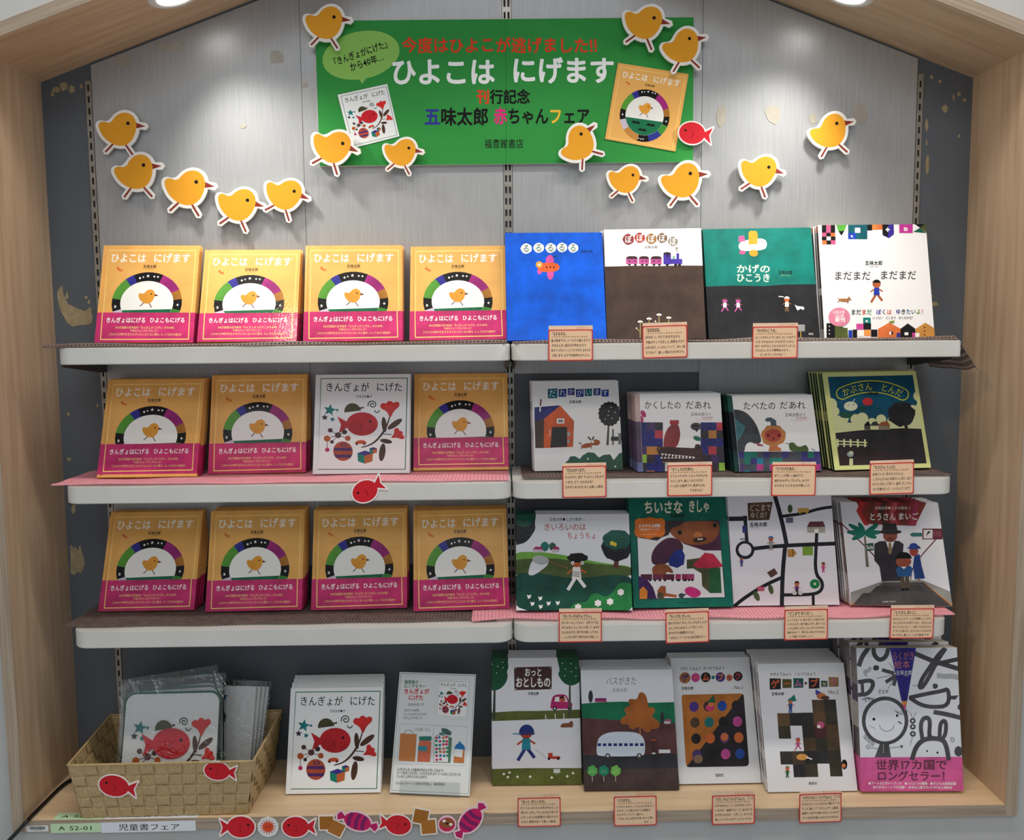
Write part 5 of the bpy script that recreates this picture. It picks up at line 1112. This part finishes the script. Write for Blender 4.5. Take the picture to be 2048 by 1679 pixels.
def draw_bis(P):
    def f(a, rot):
        c, q = math.cos(R(rot)), math.sin(R(rot)); T = lambda p: (p[0]*c-p[1]*q, p[0]*q+p[1]*c)
        for i, (cx, cy, r) in enumerate(P):
            a.poly([T(p) for p in sq(cx, cy, .62, r)], ((166,106,42),(176,114,48))[i])
            for dx, dy in ((-.3,-.2),(.25,-.3),(.1,.25)): p = T((cx+dx, cy+dy)); a.ell(p[0], p[1], .04, .04, (110,64,26), n=5)
    return f
B1 = ((-.45,-.3,0),(.45,.25,28)); B2 = ((-.35,-.5,12),(.3,.45,-4))
cutout('biscuit_cutout', 663, 1651, ye, 22, 0, [sq(x, y, .74, r) for x, y, r in B1], draw_bis(B1), .001, 'paper cutout of two brown biscuits right of the left facing fish', edge=(240,232,220))
cutout('biscuit_cutout', 850, 1643, ye, 23, 0, [sq(x, y, .74, r) for x, y, r in B2], draw_bis(B2), .001, 'paper cutout of two brown biscuits beside the small cake', edge=(240,232,220))
def draw_candy(a, rot):
    c, q = math.cos(R(rot)), math.sin(R(rot)); T = lambda x, y: (x*c-y*q, x*q+y*c)
    for s_ in (-1, 1): a.poly([T(s_*.75, 0), T(s_*1.25, -.32), T(s_*1.42, -.05), T(s_*1.3, .3)], (190,36,100))
    a.poly([T(.92*math.cos(2*PI*i/24), .6*math.sin(2*PI*i/24)) for i in range(24)], (206,34,100))
    for x in (-.5, 0., .45): h = .56*math.sqrt(1-x*x); a.poly([T(x-.12, -h), T(x+.14, -h*.98), T(x+.04, 0), T(x+.16, h*.95), T(x-.1, h), T(x-.22, 0)], (130,36,100))
cand = [[(1.05*math.cos(2*PI*i/24), .72*math.sin(2*PI*i/24)) for i in range(24)]]+[[(s_*.7, -.14), (s_*1.28, -.44), (s_*1.56, -.05), (s_*1.36, .42), (s_*.7, .14)] for s_ in (-1, 1)]
cutout('candy_cutout', 715, 1642, ye-.0012, 30, 20, cand, draw_candy, .001, 'striped pink candy cutout between biscuits and red fish', edge=(236,206,214))
cutout('candy_cutout', 941, 1640, ye-.0012, 31, -52, cand, draw_candy, .001, 'striped pink candy cutout tilted upward, last of the row', edge=(236,206,214))
def draw_cake(a, rot): a.ell(0, 0, .85, .78, (200,50,90), a0=0, a1=360); a.ell(0, -.15, .72, .5, (150,92,50)); a.ell(-.3, -.4, .18, .16, W); a.ell(.4, 0, .18, .16, W); a.ell(0, -.1, .2, .12, (60,36,26))
cutout('cake_cutout', 894, 1648, ye, 19, 20, [circ(1.0)], draw_cake, .001, 'tiny round cake cutout between biscuits and the tilted candy', edge=(236,206,214))

# ================================================================== HANDWRITTEN CARDS
INK = (26,26,50); RED = (186,52,44); CRM = (236,202,166)
def rrect(x0, y0, x1, y1, r): return [(x0+r,y0),(x1-r,y0),(x1-r*.3,y0+r*.3),(x1,y0+r),(x1,y1-r),(x1-r*.3,y1-r*.3),(x1-r,y1),(x0+r,y1),(x0+r*.3,y1-r*.3),(x0,y1-r),(x0,y0+r),(x0+r*.3,y0+r*.3)]
def card(u0, u1, vt, vb, y, rise, slip, age, title, lines, label, extra=None):
    pt, pb = on_y((u0+u1)/2, vt, y), on_y((u0+u1)/2, vb, y); pl, pr = on_y(u0, (vt+vb)/2, y), on_y(u1, (vt+vb)/2, y)
    w_, h = pr.x-pl.x, pt.z-pb.z
    t = empty('caption_card', (pl.x, y, pb.z), (0, -R(rise), 0)); tag(t, label, 'card')
    a = Art(w_, h, [(0,0),(420,0),(420,292),(0,292)])
    a.fill((206,96,84)); a.poly(rrect(0,0,420,292,18), RED); a.poly(rrect(9,9,411,283,14), (246,176,154)); a.poly(rrect(17,17,403,275,12), CRM)
    tw = min(286 if extra else 330, 26*len(title)); tx = 24
    a.text('「'+title+'」', tx, 22, tx+tw+26, 54, (28,22,26), .03, jit=.12)
    if extra: a.text(extra[0], 345, 14, 404, 32, (28,22,26), .02); a.text(extra[1], 345, 32, 408, 52, (28,22,26), .01)
    for k in range(16): a.ell(38+k*21.5, 68-(k % 2)*2, 6.5, 6.5, [(200,150,70),(150,120,80),(170,104,96),(150,130,90)][k % 4], n=7)
    n = len(lines); st = min(46, 196/n)
    for k, ln in enumerate(lines):
        L = len(ln)+sum(.6-1 for c in ln if c in '、。'); x0 = 26+(k % 2)*4; x1 = min(398, x0+L*22.5)
        if ln.startswith('　'): pass
        a.text(ln, x0, 88+k*st, x1, 88+k*st+st*.56, INK, .013, jit=.2, slant=.06)
    sheet('card', a, .0006, (206,96,84), 'matte', t)
    sh = slip*h/(vb-vt) if slip > 0 else .008
    b = Art(w_*.985, h*.6+sh, [(0,0),(414,0),(414,100),(0,100)])
    fr = (sh)/(h*.6+sh)*100
    if slip > 0:
        b.fill((238,208,180)); b.text(age, 230 if len(age) > 6 else 255, fr*.22, 406 if len(age) > 6 else 370, fr*.95, (190,60,50), .0, jit=.15)
        s = sheet('age_slip', b, .0004, (238,208,180), 'matte', t)
    else:
        fr = .008/(h*.6+.008)*100
        b.text(age, 220, fr*.15, 400, fr*.95, (206,60,50), .0, jit=.15)
        s = link('age_slip', build(None, b, []), M['matte'], t); link('clear_pocket', box_me(0, b.w, .0002, .0007, 0, b.h), M['plastic'], s)
    s.location = (w_*.012, .0008, h*.4)
    return t
yc = -DS-.0035; yb_ = -DN-.0035
CARDS = [
 (1096.6,1185.8,658.8,721.3,yc,0,8,'1・2さい〜','るるるるる',['音の絵本です。ユーモラス感じがでて','きませんが、読み方や声をかえて','あげてください！シンプルですが、まわりだ','と思います。おすすめ絵本のオススメ。'],'handwritten cream card below the blue aeroplane book, top shelf edge'),
 (1285.5,1375.4,651.5,716.5,yc,1.2,6,'1・2さい〜','ぽぽぽぽぽ',['ぽぽぽ と、けむりをはきながら','汽車がやってきました。野原をすぎて','山をのぼり、トンネルくぐって…おや、1両','たりない？ 楽しい音あそびの本です。'],'handwritten cream card below the brown train book, top shelf edge'),
 (1504.6,1595.6,652.6,716.4,yc,0,7,'2・3さいくらいから〜','かげのひこうき',['ひこうきがとんでいます。ひこうきの下','には 大きなかげ。そのかげに入ると、','あれ！かげのひこうきにのせられてしまった','だんだん、ひとや動物をのせて…','　　どこまでいくのかな？！'],'handwritten cream card below the teal aeroplane book, top shelf edge'),
 (1125,1213,931.7,995,yc,.5,6,'2・3さいくらいから〜','だれかがいます',['ものかげに 目が キョロリ。だれかが','います。さて、わかるかな？','だれがいるのかを めくる楽しい絵本。'],'handwritten cream card below the orange barn book, second shelf edge'),
 (1335,1424.6,930,991.6,yc,.5,6,'1・2さい〜','かくしたのだあれ',['どうぶつたちが、いろいろなものを','かくします。楽しいおどろきが','いっぱいの絵本です。数あそびも','　　　　　　　　できますよ！'],'handwritten cream card below the crocodile book, second shelf edge'),
 (1542.8,1631.4,928.6,991,yc,-.4,5.5,'1・2さい〜','たべたのだあれ',['あてっこが楽しい絵本です。','絵をみながら、だんだん みつけ','られるようになるのが楽しい!!'],'handwritten cream card below the elephant book, second shelf edge'),
 (1740,1828.3,925.8,989,yc,1.2,5,'1・2さいから〜','かぶさん とんだ',['台所にいた あかかぶさんと、','しろかぶさんは 天気のいい日に、まど','からとびだして空へ！途中、たこさん','などを連れだって…いったいどこまで？'],'handwritten cream card below the pale green framed book, second shelf edge'),
 (1117.4,1203.6,1223.4,1283.9,yc,0,7,'2・3さいくらいから〜','きいろいのはちょうちょ',['きいろ＝ちょうちょ！ ばかりでは','ありません。ちょうちょと思って、あみを','かぶせますが、花や木の実、ふうせん','…しっぱいばかり(笑)穴あきが楽しい！'],'handwritten cream card below the butterfly net book, third shelf edge'),
 (1332,1418.8,1224,1286,yc,1.4,6,'2・3さいから〜','ちいさな きしゃ',['男の子がねてると、ちいさなきしゃが','はしりはじめます。ドアをくぐり、','足のゆびの鉄橋をわたる…','つぎはどこへ？のりもの好き男の子へ！'],'handwritten cream card below the dark green toy train book, third shelf edge'),
 (1569,1655.9,1218.4,1279.6,yc,.6,6.5,'3・4さいくらいから〜','どこまで ゆくの？',['いってきまーす。青いぼうしの男の子が、','バスにのり、地下鉄にのり、見ている','ことには目もくれず、とおくまでつきすすむ。','帰れるの？？ 帰りは、本をさかさまに','　して読んでみましょう。'],'handwritten cream card below the road map book, third shelf edge'),
 (1779.8,1867.4,1216,1276,yc,-.4,6.5,'2・3さいくらいから〜','とうさん まいご',['お父さんとデパートにお買物。ところが、','ぼくがおもちゃを見ていると…お父さんが','まいごになった！？ 大変、さがさなきゃ','チラッと見えた、父さんらしきものを','みつける、楽しい しかけ絵本です。'],'handwritten cream card below the dark hat book, third shelf edge'),
 (1035.6,1121.6,1594.6,1652.8,yb_,.3,0,'2・3さいから〜','おっと おとしもの',['だいじな おもちゃの半分をおとした','男の子。さがしても、なかなか見つか','らず、いろんな出来事が!! 読みかえす','たびに 発見があって楽しい絵本。'],'handwritten cream card in front of the pink car book, base edge'),
 (1228,1313.7,1592,1651,yb_,.6,0,'3さいくらいから〜','バスがきた',['バスがとまると、いろんな人がおりて','きます。バス停のまわりの風景が','のんびりしていて、温かい。','これは、大人も好きな本、多いと思い','　　　　　　　　　　　　ます…。'],'handwritten cream card in front of the pale bus book, base edge'),
 (1424.4,1510,1590,1648.4,yb_,.8,0,'3さいくらい〜','さがしてみよう みつけてみよう',['大きな木のどこに だれがかくれて','いるかな？ 迷路をたどって、あのおうち','まで行けるかな？ さがして、みつける','楽しいイラストのゲームブックです。'],'handwritten cream card in front of the coloured dots book, base edge',('ゲーム','ブック1')),
 (1599.2,1683.6,1587.2,1645,yb_,1.2,5,'3さいくらい〜','かぞえてみよう くらべてみよう',['かぞえたり、くらべたりの、数をテーマ','にした 楽しくて やさしいゲーム絵本。','仲間やつながりの味つけがしているので','クイズ以外の楽しみかたもできます。'],'handwritten cream card in front of the block staircase book, base edge',('ゲーム','ブック2'))]
for c in CARDS: card(*c)

# ================================================================== SHELF LABELS ON THE BASE
def flat_label(name, u0, u1, v0, v1, y, draw, label, col, quad):
    pl, pr, pt, pb = on_y(u0, (v0+v1)/2, y), on_y(u1, (v0+v1)/2, y), on_y((u0+u1)/2, v0, y), on_y((u0+u1)/2, v1, y)
    a = Art(pr.x-pl.x, pt.z-pb.z, quad); draw(a)
    o = sheet(name, a, .0004, col, 'matte'); o.location = (pl.x, y, pb.z); o.rotation_euler = (0, -R(.4), 0); tag(o, label, 'label'); return o
GL = (196,226,184); WL = (224,228,236); yl2 = -DN-.0005
def d1(a): a.fill(GL); a.text('A 52-01', 572, 534, 900, 586, K, .006)
def d2(a): a.fill(WL); a.text('児童書フェア', 1155, 528, 1756, 584, K, .01)
def d3(a):
    a.fill((222,222,220)); x = 290; rn = random.Random(3)
    while x < 436: w_ = rn.choice((3, 5, 7)); a.rect(x, 550, x+w_, 577, (40,40,40)); x += w_+rn.choice((3, 4))
    a.text('0104570128', 318, 578, 408, 586, (60,60,60))
flat_label('edge_label', 101.5, 202, 1646.5, 1664.5, yl2, d1, 'pale green edge label reading A 52-01 on the base front', GL, [(494,518),(985,512),(985,602),(496,610)])
flat_label('edge_label', 202.3, 391.5, 1643, 1663.3, yl2, d2, 'long white edge label with black lettering on the base front', WL, [(988,514),(1908,502),(1908,592),(990,604)])
flat_label('barcode_sticker', 52.5, 96.5, 1650.5, 1662.5, yl2, d3, 'small white barcode sticker at the left end of the base', (222,222,220), [(257,545),(470,541),(470,594),(257,597)])
def top_label(name, u0, u1, v, depth, col, txt, tx, label, slant=0.):
    p0, p1 = on_plane(u0, v, (0,0,.0006), (0,0,1)), on_plane(u1, v, (0,0,.0006), (0,0,1)); y0 = -DN+.003
    w_ = p1.x-p0.x; a = Art(w_, depth, [(0,0),(100*w_/depth,0),(100*w_/depth,100),(0,100)]); a.fill(col); a.text(txt, tx[0]*100*w_/depth, 30, tx[1]*100*w_/depth, 78, K, .006)
    o = sheet(name, a, .0003, col, 'matte'); o.location = (p0.x, y0, .0004); o.rotation_euler = (-PI/2, 0, 0); tag(o, label, 'label')
top_label('edge_label', 101.5, 203, 1643, .026, GL, 'A 52-01', (.12, .85), 'pale green label lying on the base top, partly under the basket')
top_label('edge_label', 203.5, 391.5, 1639, .024, WL, '児童書フェア', (.18, .84), 'white label lying on the base top, mostly under the basket')

# ================================================================== WOVEN BASKET
bk = empty('woven_basket', (-.72, -.14, .0005)); tag(bk, 'tan woven paper basket with red fish stickers on the left of the base', 'basket')
off = Vector((-.72, -.14, .0005)); bt_ = .0012
FL, FR, BL_, BR_ = Vector((-.886,-.2440,.0)), Vector((-.551,-.238,.0)), Vector((-.880,-.045,.0)), Vector((-.545,-.045,.0))
TFL, TFR, TBL, TBR = Vector((-.9012,-.2615,.122)), Vector((-.5285,-.2610,.1245)), Vector((-.915,-.022,.123)), Vector((-.527,-.022,.128))
def weave(b0, b1, t0, t1, nc, nr):
    nrm = (b1-b0).cross(t0-b0).normalized()
    def P(s, t, o): return (b0.lerp(b1, s)).lerp(t0.lerp(t1, s), t) + nrm*o - off
    amp = .0017
    rnd = random.Random(nc)
    def strip(fn, n, ph, nm):
        V, F = [], []; seg = 4*n
        for k in range(seg+1):
            s = k/seg; o = amp*max(-1, min(1, 1.7*math.sin(PI*n*s)))*(1 if ph else -1)
            V += [fn(s, 0, o), fn(s, 1, o), fn(s, 0, o-.0006), fn(s, 1, o-.0006)]
        for k in range(seg):
            a0 = 4*k; b = a0+4; F += [[a0, b, b+1, a0+1], [a0+2, a0+3, b+3, b+2], [a0, a0+2, b+2, b], [a0+1, b+1, b+3, a0+3]]
        link('woven_band', fix(mesh(V, F)), M['raffia'], bk)
    for j in range(nr):
        g = .04; strip(lambda s, e, o: P(s, (j+g+e*(1-2*g))/nr, o), nc, j % 2 == 0, 'h')
    for i in range(nc):
        g = .03; strip(lambda s, e, o: P((i+g+e*(1-2*g))/nc, s, o), nr, i % 2 == 1, 'v')
weave(FL+Vector((0,0,.001)), FR+Vector((0,0,.001)), TFL, TFR, 13, 5)
weave(FR+Vector((.001,0,.001)), BR_+Vector((.001,0,.001)), TFR, TBR, 8, 5)
weave(BL_+Vector((-.001,0,.001)), FL+Vector((-.001,0,.001)), TBL, TFL, 8, 5)
weave(BR_+Vector((0,0,.001)), BL_+Vector((0,0,.001)), TBR, TBL, 13, 5)
rim = [TFL, TFR, TBR, TBL, TFL]; rp = []
for i in range(4):
    for k in range(24): rp.append(rim[i].lerp(rim[i+1], k/24)-off)
rp.append(TFL-off); link('rim', tube(rp, .0026, 8), M['raffia'], bk)
link('bottom', prism([(v.x-off.x, v.y-off.y) for v in (FL, FR, BR_, BL_)], lambda a, b, t: (a, b, t), .0005, .002), M['raffia'], bk)
# loose flap of band hanging at the back right corner
link('loose_band', prism([(.166,.03),(.190,.10),(.186,.112),(.160,.05)], lambda a, b, t: (a+t*3, b-.03, .03+ (b)*.7), 0, .0008), M['raffia'], bk)

# ---- folded cloths in clear sleeves
def cloth_item(name, w_, h, x, y, roll, lean, draw, quad, label, group, piped=True, zx=0., yaw=0.):
    lean, roll, yaw = R(lean), R(roll), R(yaw)
    z = .0078+abs(math.sin(roll))*w_/2*math.cos(lean)+zx+.006*math.sin(lean)
    t = bpy.data.objects.new(name, None); COL.objects.link(t); t.empty_display_size = .02
    t.matrix_world = pose_matrix(x, y, z, yaw, roll, lean, w_); tag(t, label, 'towel' if piped else 'cloth bag', group)
    r = .024 if piped else .003
    def rr(d, n=6):
        P = []
        for cx, cy, a0 in ((w_-r, h-r, 0), (r, h-r, 90), (r, r, 180), (w_-r, r, 270)):
            for k in range(n+1): a_ = R(a0+90*k/n); P.append((cx+(r-d)*math.cos(a_), cy+(r-d)*math.sin(a_)))
        return P
    me = prism(rr(.004 if piped else 0), lambda a, b, k: (a, k+(.0006*math.sin(a*60)+.0006*math.sin(b*45)), b), .0008, .005)
    a = Art(w_, h, quad); a.lay = 0
    if draw: draw(a)
    a.V = [(p, q_-.0009+.0008, s) for p, q_, s in a.V]
    cl = link('cloth', build(me, a, [lin((232,232,230))]*len(me.polygons)), M['matte'], t)
    if piped:
        pts = [Vector((a_, .003, b_)) for a_, b_ in rr(.002)]; link('green_piping', tube(pts+[pts[0]], .0024, 6), M['piping'], t)
    m = box_me(-.006, w_+.006, -.0035, -.0032, -.003, h+.012); link('clear_sleeve', m, M['film'], t)
M['piping'] = mat('green_cotton_binding', (20,104,84), .8)
TQ = [(455,345),(1440,300),(1440,1400),(330,1400)]
def draw_towel(a):
    V0 = 0
    H = homography(FQ, [(470,300),(1440,285),(1470,1340),(360,1370)])
    class S(Art):
        def __init__(s): s.V, s.F, s.C, s.lay, s.clipbox = a.V, a.F, a.C, a.lay, (.006,.006,a.w-.006,a.h-.006); s.q = FQ
        def m(s, p): v = H @ np.array([p[0], p[1], 1.]); return a.m((v[0]/v[2], v[1]/v[2]))
    s = S(); toys(s); s.fish(946, 716, 122, 1, -3); a.lay = s.lay
for i, (roll, zx, dx) in enumerate(((0.5, 0, 0), (3.0, .010, .003), (4.5, .016, .004), (4.0, .025, .007), (8.0, .033, .002))):
    cloth_item('kitchen_towel', .206, .225, -.727+dx, -.213+.0125*i, roll, 20, draw_towel if i == 0 else None, TQ,
        ['white towel with red fish and green piping, front of the basket', 'white green piped towel second from the front in the basket', 'white green piped towel in the middle of the basket stack',
         'white green piped towel second from the back in the basket', 'white green piped towel rearmost and highest in the basket'][i], 'green edged towels in the basket')
def draw_bag(a):
    a.star(1508, 400, 50, (24,100,140)); a.star(1505, 468, 14, (24,80,120)); a.ell(1500, 620, 46, 70, (70,74,50), a0=-70, a1=110, n=12); a.curve(1490, 770, 5, 36, 0, 520, 8, (60,64,66)); a.ell(1465, 870, 24, 34, (196,44,50))
for i in range(4):
    cloth_item('cloth_bag', .112, .203-.004*i, -.634+.004*i, -.128+.0105*i, -1.5-1.0*i, 19, draw_bag if i == 0 else None, [(1340,280),(1810,285),(1740,1200),(1340,1200)],
        ['white cloth pouch with blue star, right side of the basket', 'white cloth pouch second from the front, right side of the basket', 'white cloth pouch third from the front, right side of the basket', 'white cloth pouch rearmost at the right basket end'][i], 'white pouches in the basket', piped=False)

# ================================================================== PROMOTION CARD ON A CLEAR STAND
w_, h_ = .172, .250
y_g, x_g, yw, ln = -.178, -.181, R(-6), R(27)
pc = Art(w_, h_, [(288,75),(1230,115),(1110,1585),(100,1525)])
pc.fill((226,230,230)); pc.line([(303,92),(1216,130),(1096,1556),(122,1498)], 4, (30,110,90), closed=True)
pc.text('福音館の', 340, 172, 518, 214, (30,110,80), .02, dy=6); pc.text('ロングセラー', 334, 220, 606, 262, (30,110,80), .02, dy=8)
pc.text('きんぎょが', 328, 274, 646, 332, (206,40,60), .034, dy=6); pc.text('にげた', 382, 350, 572, 408, (206,40,60), .034, dy=4); pc.text('五味太郎・作', 370, 444, 576, 478, (70,70,74), .0, dy=4)
pc.text('わけから40年、', 326, 514, 528, 548, K, .01, jit=.1); pc.text('たくさんの子どもたちが', 318, 560, 602, 592, K, .01, dy=4, jit=.1); pc.text('たのしんできました。', 310, 602, 558, 636, K, .01, dy=4, jit=.1)
def sub2(a, P, fn, src):
    sub(a, P, fn, src)
pc.line([(744,166),(1160,184),(1120,652),(700,624)], 2, (170,176,176), closed=True); sub(pc, [(748,168),(1158,186),(1118,648),(702,622)], cover_fish_small, FQ)
pc.line([(262,690),(1110,738),(1074,1212),(202,1170)], 2, (150,154,154), closed=True); pc.line([(684,714),(636,1192)], 2, (150,154,154))
pc.text('こんどは　どこ。', 440, 738, 646, 776, (50,50,50), .0, dy=6)
pc.poly([(266,806),(470,818),(434,1150),(230,1136)], (196,128,76)); pc.line([(314,806),(334,768),(410,774),(426,806)], 5, (70,100,96))
pc.poly([(494,910),(520,895),(630,898),(650,915),(622,1158),(464,1150)], (198,110,80)); pc.rect(498, 846, 654, 896, (50,124,112)); pc.poly([(482,960),(594,966),(586,1026),(480,1018)], (60,140,160))
for x, y, r in ((530,930,30),(600,935,26),(520,1080,34),(590,1075,30),(545,1125,26)): pc.ell(x, y, r, r, (214,110,90), n=10)
pc.poly([(690,860),(730,830),(800,832),(860,850),(910,870),(880,1170),(664,1160)], (90,130,106)); pc.poly([(696,862),(735,835),(800,838),(866,860),(850,1162),(668,1154)], (226,228,226)); pc.poly([(756,802),(820,806),(816,832),(752,828)], (80,130,130)); pc.poly([(784,750),(850,758),(908,800),(896,838),(840,830),(784,790)], (70,104,100))
rn = random.Random(2)
for k in range(26): pc.ell(712+(k % 4)*44+rn.uniform(-6, 6), 862+(k//4)*44+rn.uniform(-6, 6), 18, 16, rn.choice(((206,70,90),(40,120,170),(206,110,80),(50,140,100),(196,50,120))), n=8)
pc.poly([(940,1000),(1064,1006),(1052,1176),(920,1168)], (196,120,70)); pc.poly([(936,1000),(1046,1006),(1030,1110),(926,1090)], (224,228,228)); pc.ell(1004, 1008, 66, 72, (40,120,180), a0=-5, a1=175, n=14); pc.ell(1008, 928, 16, 12, (40,120,180))
pc.text('にげたきんぎょを絵本の中からさがしてみよう！', 204, 1222, 808, 1260, K, .01, dy=24, jit=.1); pc.text('ページをめくるたびに、にげたきんぎょが ページのどこかにかくれ', 198, 1264, 1006, 1300, K, .01, dy=34, jit=.1); pc.text('ています。2才からたのしめます。', 196, 1308, 590, 1344, K, .01, dy=16, jit=.1)
pc.text('22×21cm 24ページ 定価990円(税込)　福音館書店', 182, 1392, 804, 1424, (90,90,90), .0, dy=26)
pl_ = sheet('promotion_card', pc, .0014, (226,230,228), 'matte'); pl_.matrix_world = pose_matrix(x_g, y_g, .0045, yw, R(-.4), ln, w_)
tag(pl_, 'white promotion card with green frame leaning on the base beside the white books', 'card')
st_ = bpy.data.objects.new('card_stand', None); COL.objects.link(st_); st_.matrix_world = pose_matrix(x_g, y_g, .0045, yw, R(-.4), ln, .13); tag(st_, 'clear acrylic stand holding the white promotion card', 'card stand')
link('front_lip', box_me(.0, .130, -.0028, -.0014, -.003, .026), M['plastic'], st_)
link('foot', box_me(.0, .130, -.0014, .0045, -.0035, -.0018), M['plastic'], st_)
link('back_plate', box_me(.0, .130, .0024, .0040, -.0016, .16), M['plastic'], st_)

# ================================================================== BLACK CABLE
cp = [on_plane(u, v, (0, 0, .0045), (0, 0, 1)) for u, v in ((170,1545),(148,1556),(128,1568),(108,1586),(88,1606),(66,1628))]
cp += [on_y(52, 1643, -.262), on_y(38, 1659, -.264), on_y(20, 1678, -.266), on_y(-6, 1706, -.268), on_y(-30, 1745, -.268)]
sm = []
for i in range(len(cp)-1):
    p0, p1, p2, p3 = cp[max(i-1, 0)], cp[i], cp[i+1], cp[min(i+2, len(cp)-1)]
    for k in range(5):
        t = k/5; sm.append(.5*((2*p1)+(p2-p0)*t+(2*p0-5*p1+4*p2-p3)*t*t+(3*p1-p0-3*p2+p3)*t**3))
sm.append(cp[-1])
tag(link('power_cable', tube(sm, .0042, 10), M['black']), 'black cable running over the left corner of the wooden base', 'cable')
